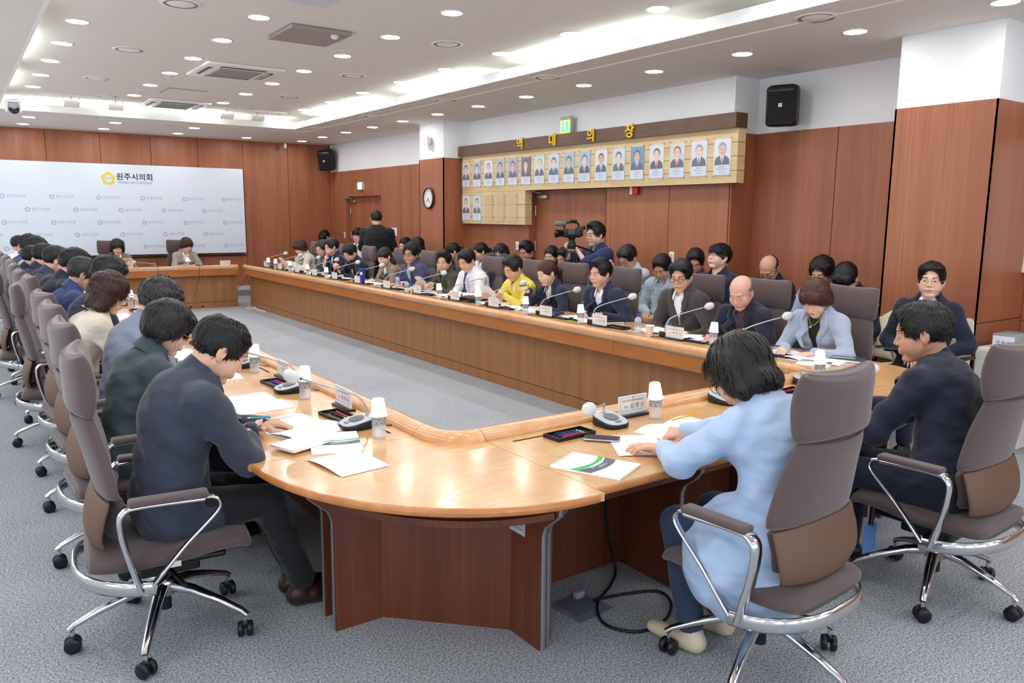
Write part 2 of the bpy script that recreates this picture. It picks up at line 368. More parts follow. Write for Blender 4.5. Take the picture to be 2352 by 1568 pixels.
# ------------------------------------------------------------------ ceiling fittings
def downlight_proto():
    t = thing('downlight', '', 'light')
    MB().lathe([(.085, -.004), (.098, -.006), (.1, 0), (.085, 0)], m=WHITE, n=24, cap=False).build('trim_ring', None, t)
    MB().lathe([(.001, -.003), (.086, -.003)], m=LIGHT, n=24, cap=False).build('diffuser', None, t)
    return t
dl0 = downlight_proto(); used = [0]
def downlight(x, y, z, lab, grp):
    t = dl0 if not used[0] else copy_tree(dl0); used[0] = 1
    t.location = (x, y, z-.001); tag(t, lab, 'light', grp)
ordn = ['nearest the camera', 'second from the camera', 'third from the camera', 'fourth from the camera', 'fifth from the camera', 'sixth from the camera', 'seventh from the camera', 'eighth from the camera', 'ninth from the camera', 'tenth from the camera', 'eleventh from the camera', 'twelfth from the camera', 'farthest from the camera']
for ci, (x, nm, ys) in enumerate(((1.06, 'leftmost', range(-5, 6)), (2.29, 'second', range(-6, 6)), (3.52, 'third', range(-7, 6)), (4.77, 'rightmost', range(-8, 6)))):
    vis = 0
    for j in ys:
        y = 8.08+1.112*j
        inv = [None, None]
        k = (j-(1 if ci == 0 else -1 if ci == 1 else -2 if ci == 2 else -3))+1
        if y < 1.0 and y < 8: lab = 'round white downlight in the raised ceiling, %s row, behind the camera' % nm; g = 'downlights of the raised ceiling outside the frame'
        elif k < 1: lab = 'round white downlight in the raised ceiling, %s row, above the camera' % nm; g = 'downlights of the raised ceiling outside the frame'
        else: lab = 'lit round downlight in the raised ceiling, %s row, %s' % (nm, ordn[min(k-1, 12)]); g = 'downlights of the raised ceiling'
        downlight(x, y, ZU, lab, g)
for j in range(-3, 13):
    y = 2.65+1.09*j
    downlight(5.93, y, ZC, 'lit round downlight in the right soffit, '+(ordn[j] if j >= 0 else 'behind the picture edge'), 'downlights of the right soffit' if j >= 0 else 'downlights outside the frame')
    downlight(-.22, y, ZC, 'lit round downlight in the left soffit', 'downlights of the left soffit')
for x, nm in ((1.14, 'leftmost'), (2.35, 'second'), (3.58, 'third'), (4.83, 'rightmost')):
    for y, q in ((14.55, 'front'), (15.74, 'rear')):
        if x > 4.5 and q == 'front': continue
        downlight(x, y, ZC, 'lit round downlight before the back wall, %s in the %s row' % (nm, q), 'downlights before the back wall')
for x in (1.06, 2.29, 3.52, 4.77): downlight(x, -2.0, ZC, 'round downlight in the soffit behind the camera', 'downlights outside the frame')

VENTG = mat('vent_grey', (150, 148, 144), .5)
def vent(x, y, z, lab):
    t = thing('ceiling_diffuser', lab, 'air vent', (x, y, z), group='round air diffusers in the ceiling')
    MB().lathe([(.13, -.006), (.155, -.006), (.162, 0), (.12, 0)], m=WHITE, n=28, cap=False).build('outer_ring', None, t)
    MB().lathe([(.1, -.001), (.13, -.003)], m=VENTG, n=28, cap=False).build('gap_ring', None, t)
    MB().lathe([(.001, -.01), (.09, -.01), (.106, -.004)], m=WHITE, n=28, cap=False).build('centre_disc', None, t)
for i, y in enumerate((6.91, 9.12, 11.28)):
    vent(1.65, y, ZU, 'round ceiling diffuser left of the air conditioners, '+('nearest', 'middle', 'farthest')[i]); vent(4.1, y, ZU, 'round ceiling diffuser right of the air conditioners, '+('nearest', 'middle', 'farthest')[i])
for i, y in enumerate((3.66, 6.86, 8.98, 11.1, 13.26)): vent(5.3, y, ZC, 'round ceiling diffuser in the right soffit, '+('nearest the camera', 'second from camera', 'middle one', 'second from back wall', 'nearest the back wall')[i])
vent(2.0, 12.9, ZU, 'round ceiling diffuser behind the left spotlights'); vent(3.95, 12.95, ZU, 'round ceiling diffuser beside the right spotlights')
SLAT = mat('vent_slat_dark', (70, 74, 80), .5); GRIL = mat('vent_grille', (176, 174, 170), .5)
def cassette(x, y, lab):
    t = thing('ceiling_air_conditioner', lab, 'air conditioner', (x, y, ZU), group='four-way ceiling air conditioners')
    MB().box((0, 0, -.015), (.86, .95, .03), WHITE, bv=.01).build('frame', None, t)
    b = MB(); b.box((0, 0, -.034), (.48, .52, .012), GRIL)
    for i in range(12): b.box((0, -.24+i*.0436, -.041), (.46, .008, .004), VENTG)
    b.build('intake_grille', None, t)
    for a in range(4):
        T = Matrix.Rotation(a*PI/2, 4, 'Z'); b = MB(); b.box((.34, 0, -.033), (.055, .5, .01), SLAT, T=T); b.box((.325, 0, -.037), (.022, .48, .006), WHITE, T=T); b.build('louvre', None, t)
cassette(2.87, 9.68, 'white square ceiling air conditioner, the nearer of two'); cassette(2.95, 13.1, 'white square ceiling air conditioner over the spotlights, farther one')
t = thing('ceiling_panel', 'dusky square suspended ceiling panel with a small motion sensor', 'ceiling panel', (2.86, 7.3, ZU))
MB().box((0, 0, -.02), (.56, .62, .03), mat('panel_mauve', (158, 148, 146), .6)).build('panel', None, t)
MB().box((-.0, -.29, -.03), (.54, .02, .012), ALU_B).build('edge_rail', None, t)
MB().lathe([(.001, -.07), (.03, -.06), (.035, -.035), (.05, -.03), (.05, -.02)], c=(.15, -.22, 0), m=WHITE).build('motion_sensor', None, t)
b = MB(); b.box((2.42, 6.05, ZU-.02), (.32, .3, .03), mat('access_hatch', (206, 212, 224), .5)); tag(b.build('ceiling_hatch'), 'pale ceiling access hatch at the top picture edge', 'hatch')
b = MB(); b.box((2.78, 11.75, ZU-.002), (.5, .5, .006), CEIL); b.box((2.78, 11.5, ZU-.004), (.5, .012, .01), VENTG); b.box((2.53, 11.75, ZU-.004), (.012, .5, .01), VENTG); tag(b.build('ceiling_tile'), 'square flush access panel between the two ceiling air conditioners', 'access panel')
# lighting tracks with wall-washer spots
for x0, x1, sp, q in ((1.2, 2.5, (1.56, 2.13), 'left'), (3.3, 4.68, (3.72, 4.2), 'right')):
    b = MB(); b.box(((x0+x1)/2, 13.05, ZU-.015), (x1-x0, .035, .03), WHITE); tag(b.build('lighting_track'), 'white lighting track under the ceiling, %s one' % q, 'track', 'lighting tracks')
    for i, x in enumerate(sp):
        t = thing('track_spotlight', 'white rectangular track floodlight, %s one on the %s track' % (('left', 'right')[i], q), 'spotlight', (x, 13.05, ZU-.03), group='track floodlights')
        MB().box((0, 0, -.1), (.2, .12, .028), WHITE, rot=rotm(rx=-.5), bv=.006).build('lamp_head', None, t)
        b = MB(); b.tube([(-.09, 0, -.1), (-.1, 0, -.03), (-.1, 0, 0)], .005, WHITE); b.tube([(.09, 0, -.1), (.1, 0, -.03), (.1, 0, 0)], .005, WHITE); b.build('bracket', None, t)
        MB().tube(smooth_pts([(0, 0, 0), (.0, .02, -.05), (.04, .03, -.07), (.09, 0, -.09)]), .004, BLACK).build('cable', None, t)
t = thing('dome_camera', 'white ceiling-mounted pan-tilt camera with dark lens', 'camera', (.8, 12.25, ZC))
MB().lathe([(.05, 0), (.07, -.01), (.075, -.03)], m=WHITE).build('mount', None, t)
b = MB(); b.box((-.075, 0, -.11), (.03, .09, .15), WHITE, bv=.012); b.box((.075, 0, -.11), (.03, .09, .15), WHITE, bv=.012); b.box((0, 0, -.045), (.17, .1, .035), WHITE, bv=.012); b.build('yoke', None, t)
MB().lathe([(.05, -.06), (.062, -.02), (.062, .05), (.045, .07)], c=(0, 0, -.13), m=mat('camera_body_grey', (150, 152, 160), .35), rot=rotm(rx=R(60))).build('camera_body', None, t)
MB().lathe([(.052, 0), (.056, .02), (.03, .028), (.02, .02)], c=(0, -.06, -.165), m=BLACK_S, rot=rotm(rx=R(60))).build('lens', None, t)
t = thing('motion_detector', 'small white detector on the ceiling before the back wall', 'detector', (5.75, 16.2, ZC)); MB().box((0, 0, -.07), (.05, .04, .09), WHITE, bv=.008).build('housing', None, t); MB().tube([(0, 0, 0), (0, 0, -.03)], .006, GOLD).build('stem', None, t)

# ------------------------------------------------------------------ loudspeakers
def speaker(name, loc, rot, lab, s=1.0):
    t = thing(name, lab, 'loudspeaker', loc, rot=rot)
    w, h, d = .15*s, .2*s, .15*s      # front +x
    poly = [(-d, -w*.55), (.0, -w), (d*.75, -w), (d, -w*.8), (d*1.06, 0), (d, w*.8), (d*.75, w), (0, w), (-d, w*.55)]
    rings = []
    for z, k in ((-h, .8), (-h*.97, .9), (-h*.9, .98), (-h*.8, 1), (h*.75, 1), (h*.87, .95), (h*.95, .84), (h*.99, .7), (h, .5)): rings.append([Vector((x*k, y*k, z)) for x, y in poly])
    MB().loft(rings, BLACK, smooth=False).build('cabinet', None, t)
    g = [[Vector((d*(1.0+.07*(1-abs(q)))+.004, q*w*.84, z)) for q in (-1, -.5, 0, .5, 1)] for z in (-h*.84, h*.66)]
    MB().loft(g, mat('speaker_mesh', (12, 12, 13), .8, bump=((400, 400, 400), .6, .003)), cap=False, closed=False).build('grille', None, t)
    b = MB(); T = frame_T((d*1.07+.008, 0, 0), (0, 1, 0), (0, 0, 1)); b.box((d*1.07+.004, 0, 0), (.004, .034*s, .034*s), LABEL); add_text(b, 'EV', .026*s, T @ Matrix.Translation((0, 0, .002)), BLACK, sx=1); b.build('badge', None, t)
    b = MB(); b.tube([(-d*.9, 0, 0), (-d-.1*s, 0, 0)], .02, BLACK); b.box((-d-.1*s, 0, 0), (.02, .09, .12), BLACK); b.build('wall_bracket', None, t)
speaker('wall_speaker', (6.93, 5.09, 2.785), (0, R(4), R(203)), 'black loudspeaker high on the white band of the alcove', 1.0)
speaker('wall_speaker', (6.62, 16.12, 2.81), (R(0), R(14), R(222)), 'black loudspeaker tilted down in the far corner', 1.05)

# ------------------------------------------------------------------ wall fixtures on the right
t = thing('wall_clock', 'round wall clock with brown rim on the wooden column', 'clock', (6.345, 11.274, 1.945), rot=(0, -PI/2, 0))
MB().lathe([(.15, 0), (.17, .005), (.172, .03), (.155, .042), (.145, .03)], m=mat('clock_rim', (70, 42, 30), .35), n=36, cap=False).build('rim', None, t)
MB().lathe([(.001, .02), (.15, .02)], m=WHITE, n=36, cap=False).build('dial', None, t)
b = MB()
for k in range(12):
    a = 2*PI*k/12; n = str(12 if k == 0 else k); T = Matrix.Translation((math.cos(a)*.118, -math.sin(a)*.118, .022)) @ Matrix.Rotation(-PI/2, 4, 'Z')
    add_text(b, n, .036, T, BLACK)
b.build('numerals', None, t)
b = MB()
for a, L, w in ((R(222-0), .075, .008), (R(150), .1, .005)):
    b.box((math.cos(a)*L/2, -math.sin(a)*L/2, .026), (L, w, .003), BLACK, rot=rotm(rz=-a))
b.build('hands', None, t)
EXG = mat('exit_sign_green', (40, 200, 110), .4, emit=(60, 230, 130), es=1.0); EXW = mat('exit_sign_white', (230, 250, 235), .4, emit=(230, 255, 235), es=1.0); EXY = mat('exit_sign_yellow', (220, 230, 60), .4, emit=(220, 235, 60), es=.8)
def running(b, x, y, z, s, m):
    """a running figure in a doorway, drawn on the yz plane"""
    T = frame_T((x, y, z), (0, -1, 0), (0, 0, 1))
    for c, d, r in (((0, .03), (.018, .05), -.3), ((.02, .01), (.012, .05), -1.0), ((-.02, .02), (.012, .045), .9), ((.018, -.02), (.014, .055), .7), ((-.018, -.022), (.014, .055), -.6)):
        b.box((c[0]*s, c[1]*s, .0), (d[0]*s, d[1]*s, .001), m, rot=rotm(rz=r), T=T)
    b.ball((.012*s, .068*s, 0), (.012*s, .012*s, .001), m, n=10, k=4, T=T)
t = thing('exit_sign', 'white and green square exit sign above the far door', 'sign', (6.75, 14.76, 2.235))
MB().box((0, 0, 0), (.06, .2, .15), WHITE, bv=.006).build('housing', None, t)
b = MB(); b.box((-.032, 0, 0), (.004, .18, .13), EXW); b.box((-.035, .04, 0), (.003, .07, .12), EXG); running(b, -.038, .04, -.01, .6, EXW); b.build('face', None, t)
t = thing('exit_sign', 'green and yellow lit exit sign standing over the dark header board', 'sign', (6.69, 8.26, 2.85))
MB().box((.02, 0, 0), (.05, .21, .22), GREYP, bv=.004).build('housing', None, t)
b = MB(); b.box((-.008, 0, -.02), (.004, .19, .16), EXY); b.box((-.012, 0, -.02), (.003, .14, .13), EXG); running(b, -.015, 0, -.03, .8, EXW); b.build('face', None, t)
t = thing('fire_alarm', 'small red and white fire alarm unit above the door', 'alarm', (6.755, 7.0, 1.985))
MB().box((0, -.02, 0), (.05, .09, .09), REDP, bv=.004).build('red_half', None, t); MB().box((0, .045, 0), (.05, .04, .09), WHITE, bv=.004).build('white_half', None, t)
t = thing('wall_light_sensor', 'cream box with cable on the white top of the column', 'sensor', (6.31, 11.27, 2.82))
MB().box((0, 0, .02), (.08, .12, .12), mat('cream_plastic', (222, 218, 200), .5), bv=.01).build('housing', None, t); MB().box((-.03, -.06, .01), (.04, .05, .14), WHITE, bv=.008).build('lid', None, t); MB().tube([(0, -.03, -.04), (0, -.03, -.13)], .008, WHITE).build('cable', None, t)
def switch(y, z, lab, w=.07, x=6.775):
    t = thing('wall_switch', lab, 'switch', (x, y, z), group='white wall switches'); MB().box((0, 0, 0), (.012, w, .12), WHITE, bv=.003).build('plate', None, t); MB().box((-.008, 0, 0), (.006, w*.5, .07), GREYP, bv=.002).build('rocker', None, t)
switch(15.68, 1.24, 'white wall switch beside the far door'); switch(9.44, 1.24, 'white wall switch left of the near double door'); switch(9.3, 1.24, 'white wall switch closest to the near double door hinges'); switch(6.38, 1.22, 'white wall switch right of the double door behind the seated men')
t = thing('thermostat', 'white thermostat panel on the wall beside the standing man', 'thermostat', (6.775, 13.38, 1.36)); MB().box((0, 0, 0), (.02, .2, .15), WHITE, bv=.004).build('plate', None, t); MB().box((-.011, .02, .02), (.004, .1, .05), BLACK).build('display', None, t)

# ------------------------------------------------------------------ board with the portraits
t = thing('portrait_board', 'pale oak display board for portraits with dark header and gold letters', 'display board', (0, 0, 0))
b = MB(); 
for z0, z1 in ((2.03, 2.155), (2.16, 2.30), (2.305, 2.44), (2.445, 2.585)): b.box((6.72, 8.1, (z0+z1)/2), (.12, 5.36, z1-z0), W_OAK)
b.box((6.73, 8.1, 2.3), (.1, 5.34, .54), SEAM); b.build('upper_board', None, t)
b = MB()
for z0, z1 in ((1.55, 1.65), (1.655, 1.83), (1.835, 2.028)): b.box((6.72, 9.94, (z0+z1)/2), (.12, 1.68, z1-z0), W_OAK)
b.box((6.73, 9.94, 1.79), (.1, 1.66, .47), SEAM); b.build('lower_board', None, t)
MB().box((6.69, 8.11, 2.658), (.18, 5.4, .15), W_HEAD).build('header', None, t)
for ch, y in (('역', 9.13), ('대', 8.40), ('의', 7.63), ('장', 6.94)):
    b = MB(); [add_text(b, ch, .168, frame_T((6.585+.001*k, y+dx, 2.655+dz), (0, -1, 0), (0, 0, 1)), GOLD, ext=.01) for k, (dx, dz) in enumerate(((0, 0), (.005, 0), (-.005, 0), (0, .004), (0, -.004)))]
    b.build('gold_letter', None, t)
skin_p = [mat('print_skin_%d' % i, c, .5) for i, c in enumerate(((240, 198, 172), (226, 180, 154), (246, 208, 186), (212, 212, 218)))]
hair_p = [mat('print_hair_%d' % i, c, .5) for i, c in enumerate(((34, 30, 34), (150, 150, 156), (70, 66, 70)))]
bg_p = {k: mat('print_back_'+k, c, .35) for k, c in dict(grey=(176, 182, 196), lilac=(160, 160, 214), dark=(86, 80, 104), mint=(206, 224, 218), blue=(150, 190, 214), white=(228, 230, 238), deep=(64, 140, 190), cream=(216, 214, 204), ice=(196, 220, 236), pale=(220, 226, 236)).items()}
suit_p = {k: mat('print_suit_'+k, c, .5) for k, c in dict(black=(34, 32, 36), navy=(38, 44, 82), blue=(44, 66, 128), teal=(32, 74, 92), brown=(58, 46, 60), slate=(50, 56, 78)).items()}
tie_p = {k: mat('print_tie_'+k, c, .5) for k, c in dict(black=(30, 30, 34), red=(196, 26, 44), blue=(70, 80, 170), grey=(140, 150, 170), gold=(200, 160, 90), green=(120, 170, 140), pink=(206, 60, 96)).items()}
CAPT = mat('print_caption', (214, 228, 242), .4); PW = mat('print_white', (238, 240, 246), .4)
spec = [  # y, background, suit, tie, hair, bald, skin
 ('cream', 'slate', 'grey', 0, 0, 3, 'oval black-and-white face on cream'), ('grey', 'black', 'black', 0, 0, 3, 'black-and-white, parted hair'), ('white', 'black', 'black', 2, 1, 3, 'black-and-white sketch-like, receding hair'),
 ('grey', 'black', 'green', 0, 0, 1, 'ruddy face, black suit'), ('lilac', 'blue', 'black', 2, 0, 1, 'lilac backdrop, blue suit'), ('dark', 'brown', 'grey', 0, 0, 0, 'dark violet backdrop'), ('mint', 'brown', 'grey', 1, 1, 2, 'mint backdrop, white-haired'),
 ('ice', 'blue', 'black', 0, 0, 2, 'ice-blue backdrop, bright blue suit'), ('blue', 'black', 'black', 0, 0, 1, 'blue backdrop, black suit, full face'), ('blue', 'black', 'grey', 0, 0, 2, 'blue backdrop, grey patterned tie'), ('white', 'navy', 'green', 0, 0, 1, 'white backdrop, green tie'),
 ('ice', 'teal', 'gold', 0, 0, 2, 'teal suit and gold tie'), ('deep', 'slate', 'blue', 0, 0, 1, 'deep blue backdrop'), ('pale', 'black', 'pink', 2, 0, 2, 'black suit and pink tie'), ('cream', 'navy', 'red', 0, 1, 0, 'navy suit and red tie, high forehead'),
 ('pale', 'slate', 'blue', 1, 0, 2, 'silver hair and violet tie'), ('white', 'slate', 'grey', 1, 0, 1, 'grey hair and striped tie')]
ys_top = [10.66-k*.3155 for k in range(17)]
names = ['홍종억', '이병산', '이병정', '김철진', '이강욱', '윤익성', '김기영', '이종재', '최병훈', '박영근', '박경희', '황보경', '용정기', '이강부', '박호빈', '신재섭', '류석연', '이상현', '조용기']
so_me = [None]
def standoff(t, c):
    if so_me[0] is None: o = MB().lathe([(.006, -.006), (.006, .013), (.004, .014)], m=STEEL, n=10, rot=rotm(ry=-PI/2)).build('standoff'); so_me[0] = o.data
    else: o = bpy.data.objects.new('standoff', so_me[0]); col.objects.link(o)
    o.parent = t; o.location = c
def portrait(y, z, i, sp, lab, w=.215, h=.37):
    bgk, sk, tk, hk, bald, skk, _ = sp
    t = thing('portrait_photo', lab, 'portrait', (6.655, y, z), rot=(0, 0, 0), group='framed portraits on the oak board')
    T = frame_T((-.002, 0, 0), (0, -1, 0), (0, 0, 1))
    b = MB(); b.box((0, 0, -.004), (w, h, .006), bg_p[bgk], T=T); ph = h*.72; y0 = h/2-ph
    def poly(pts, zz, m): b.add([(px*w, py, zz) for px, py in pts], [tuple(range(len(pts)))], m, T=T)
    poly([(-.46, y0), (.46, y0), (.44, y0+.05), (.36, y0+.075), (.14, y0+.1), (-.14, y0+.1), (-.36, y0+.075), (-.44, y0+.05)], .001, suit_p[sk])
    poly([(-.0, y0), (.13, y0+.09), (.1, y0+.115), (-.1, y0+.115), (-.13, y0+.09)], .0016, PW)
    poly([(-.03, y0), (.03, y0), (.045, y0+.06), (.02, y0+.095), (-.02, y0+.095), (-.045, y0+.06)], .0022, tie_p[tk])
    def disc(cx, cy, rx, ry, zz, m, a0=0, a1=2*PI): n = 18; b.add([(cx+rx*math.cos(a0+(a1-a0)*k/n), cy+ry*math.sin(a0+(a1-a0)*k/n), zz) for k in range(n+1)], [tuple(range(n+1))], m, T=T)
    hc = y0+.158
    b.box((0, y0+.11, .0012), (.04, .04, .0006), skin_p[skk], T=T)
    disc(0, hc+.014, .052, .06, .002, hair_p[hk]); disc(0, hc-.008 if not bald else hc, .044, .056, .0028, skin_p[skk])
    for q in (-1, 1): disc(q*.018, hc+.002, .007, .0028, .0034, hair_p[0]); disc(q*.018, hc+.014, .010, .0022, .0034, hair_p[hk])
    disc(0, hc-.034, .013, .0028, .0034, tie_p['pink'] if skk != 3 else hair_p[2])
    b.build('photo_print', None, t)
    c = MB(); cy = -h/2+h*.14; c.box((0, cy, -.001), (w, h*.28, .004), CAPT, T=T)
    add_text(c, '제%d대 의장' % (i//2+1), .016, T @ Matrix.Translation((0, cy+.03, .002)), INKD); [c.box((dx, cy+.008, .002), (dw, .007, .0006), INK, T=T) for dx, dw in ((-.045, .03), (-.012, .024), (.018, .028), (.05, .022))]; add_text(c, ' '.join(names[i]), .02, T @ Matrix.Translation((0, cy-.022, .002)), INKD)
    c.build('caption', None, t)
    MB().box((0, 0, .008), (w+.018, h+.035, .004), ACRYL, T=T).build('acrylic_cover', None, t)
    for a in (-1, 1):
        for q in (-1, 1): standoff(t, (-.002, a*w/2, q*(h/2+.008)))
for i in range(17): portrait(ys_top[i], 2.3-.0, i, spec[i], 'portrait in the upper row: '+spec[i][6])
portrait(10.66, 1.79, 17, ('white', 'black', 'pink', 2, 1, 0, ''), 'portrait in the lower row: red tie, receding hair, leftmost'); portrait(10.345, 1.79, 18, ('ice', 'slate', 'grey', 0, 0, 0, ''), 'portrait in the lower row: fringe, glasses, smiling')
for i, y in enumerate((10.03, 9.72, 9.4)):
    t = thing('empty_acrylic_frame', 'empty clear acrylic frame in the lower row, '+('left', 'middle', 'right')[i]+' of three', 'frame', (6.655, y, 1.79), group='empty acrylic frames')
    MB().box((-.012, 0, 0), (.004, .235, .4), mat('acrylic_empty', (232, 214, 180), .08, alpha=.35)).build('acrylic_cover', None, t); 
    for a in (-.105, .105):
        for q in (-.185, .185): standoff(t, (-.002, a, q))

# ------------------------------------------------------------------ backdrop with the council logo
BD = mat('backdrop_print', (220, 231, 244), .45); LOGO = mat('backdrop_logo_lilac', (172, 182, 208), .5); YEL = mat('emblem_yellow', (222, 214, 60), .5); TXT = mat('backdrop_text_dark', (52, 48, 66), .5); TXG = mat('backdrop_text_grey', (128, 130, 146), .5)
t = thing('stage_backdrop', 'large pale blue backdrop panel printed with council logos on back wall', 'backdrop', (2.42, 16.3, 0))
MB().box((0, .04, 1.725), (4.95, .08, 1.66), BD).build('panel', None, t)
def emblem(b, x, z, r, m, m2=None, face=None):
    T = frame_T((x, -.002, z), (1, 0, 0), (0, 0, 1)); n = 60; out = []
    for k in range(n):
        a = PI/2+2*PI*k/n; out.append((r*(.82+.2*abs(math.cos(2.5*(a-PI/2))))*math.cos(a), r*(.82+.2*abs(math.cos(2.5*(a-PI/2))))*math.sin(a)))
    inn = [(r*.56*math.cos(PI/2+2*PI*k/n), r*.56*math.sin(PI/2+2*PI*k/n)) for k in range(n)]
    b.add([(p[0], p[1], 0) for p in out]+[(p[0], p[1], 0) for p in inn], [(k, (k+1) % n, n+(k+1) % n, n+k) for k in range(n)], m, T=T)
b = MB()
for z, xs, in ((1.945, [-1.34+.745*k for k in range(9)]), (1.72, [-.98+.745*k for k in range(8)]), (1.492, [-1.34+.745*k for k in range(9)]), (1.27, [-.98+.745*k for k in range(8)]), (1.04, [-1.34+.745*k for k in range(9)])):
    for x in xs:
        x0 = x+.757-2.42
        if not -2.3 < x0 < 2.3: continue
        emblem(b, x0-.13, z, .042, LOGO); add_text(b, '원주시의회', .062, frame_T((x0+.075, -.002, z), (1, 0, 0), (0, 0, 1)), LOGO)
b.build('small_logo_pattern', None, t)
b = MB(); ex = 2.45-2.42
emblem(b, ex, 2.29, .118, YEL); add_text(b, '의회', .062, frame_T((ex, -.002, 2.29), (1, 0, 0), (0, 0, 1)), mat('emblem_gold_text', (196, 170, 110), .5)); b.build('emblem', None, t)
b = MB(); v, f = text_geo('원주시의회', 1); w = max(p.x for p in v)-min(p.x for p in v)
add_text(b, '원주시의회', .61/w, frame_T((2.897-2.42, -.002, 2.325), (1, 0, 0), (0, 0, 1)), TXT)
for dx in (.0018, -.0018): add_text(b, '원주시의회', .61/w, frame_T((2.897-2.42+dx, -.0025, 2.325+dx), (1, 0, 0), (0, 0, 1)), TXT)
v, f = text_geo('WONJU CITY COUNCIL', 1); w = max(p.x for p in v)-min(p.x for p in v)
add_text(b, 'WONJU CITY COUNCIL', .6/w, frame_T((2.897-2.42, -.002, 2.225), (1, 0, 0), (0, 0, 1)), TXG); b.build('title_lettering', None, t)
b = MB(); b.box((2.42, 16.39, .84), (5.0, .03, .02), SEAM); struct(b, 'trim_2')
# ------------------------------------------------------------------ council desks: v = away from the inner rail, u = along it
ZT = .72
def rail_profile():
    return [(.03, .70), (.0, .70), (.0, .7005), (.0, .733), (.0015, .742), (.006, .751), (.013, .758), (.022, .762), (.034, .764), (.046, .7635), (.058, .761), (.07, .7565), (.08, .750), (.089, .741), (.096, .731), (.1, .721), (.1, .69), (.03, .69)]
def sweep(mb, prof, path, m, normals=None):
    """profile (v, z) carried along a path of (x, y, nx, ny) where n points away from the inner side"""
    rings = [[Vector((x+nx*v, y+ny*v, z)) for v, z in prof] for x, y, nx, ny in path]
    return mb.loft(rings, m, smooth=len(prof) > 9)
def desk_unit(L, label, loc, rz, group, endcap=(True, True)):
    t = thing('council_desk', label, 'desk', (loc[0], loc[1], 0), rz, group)
    g = .0015
    MB().box((.452, 0, ZT-.015), (.704, L-2*g, .03), W_TOP).build('desktop', None, t)
    MB().loft([[Vector((.804+x, u, z)) for x, z in ((0, ZT), (.006, ZT-.001), (.011, ZT-.006), (.013, ZT-.015), (.011, ZT-.026), (.004, ZT-.032), (0, ZT-.032))] for u in (-L/2+g, L/2-g)], W_EDGE).build('edge_band', None, t)
    for u in (-L/2+.3, L/2-.3): MB().box((.16, u, ZT+.0006), (.012, .4, .001), SEAM).build('cable_slot', None, t)
    b = MB(); sweep(b, rail_profile(), [(0, -L/2+g, 1, 0), (0, L/2-g, 1, 0)], W_RAIL); b.build('rail', None, t)
    MB().box((.003, 0, .703), (.01, L-2*g, .011), ALU_B).build('metal_strip', None, t)
    MB().box((.015, 0, .64), (.022, L-2*g, .112), W_FASC).build('fascia', None, t)
    MB().box((.125, 0, .345), (.02, L-.0006, .48), W_FRONT).build('front_panel', None, t); MB().box((.125, 0, .05), (.02, L-.0006, .097), W_FRONT).build('kick_panel', None, t)
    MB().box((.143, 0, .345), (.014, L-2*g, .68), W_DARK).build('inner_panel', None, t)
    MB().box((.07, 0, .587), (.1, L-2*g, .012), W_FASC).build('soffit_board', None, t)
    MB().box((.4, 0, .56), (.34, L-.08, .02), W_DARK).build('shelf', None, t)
    for u in (-L/2+.02, L/2-.02): leg_panel(t, u)
    return t
def leg_panel(t, u, th=.036):
    poly = [(.13, 0), (.52, 0), (.52, .46), (.535, .5), (.6, .55), (.63, .59), (.635, .69), (.13, .69)]
    T = Matrix(((1, 0, 0, 0), (0, 0, 1, u), (0, 1, 0, 0), (0, 0, 0, 1)))
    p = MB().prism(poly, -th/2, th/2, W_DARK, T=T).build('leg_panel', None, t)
    b = MB(); ed = poly[1:7]; b.tube([(x+.002, u, z) for x, z in ed], [(.003, .0125)]*6, ALU_B, n=8, flat=(0, 1, 0)); b.build('edge_strip', None, p)
U = 1.638
for k in range(7):
    y = 2.975+U*(k+.5)
    if y+U/2 > 14.6: break
    w = ('nearest the camera', 'second from the camera', 'third from the camera', 'fourth from the camera', 'fifth from the camera', 'sixth from the camera', 'farthest')[k]
    desk_unit(U, 'long golden wood desk section on the right side, '+w, (4.26, y), 0, 'desk sections of the right side')
    desk_unit(U, 'long golden wood desk section on the left side, '+w, (1.68, y), PI, 'desk sections of the left side')
desk_near = desk_unit(2.35, 'straight wood desk section at the near side of the horseshoe', (2.975, 2.825), -PI/2, 'desk sections of the near side')
for u in (-.40, .40): leg_panel(desk_near, u)
desk_unit(2.48, 'front desk with raised rail below the stage backdrop', (2.96, 14.5), PI/2, 'head table')
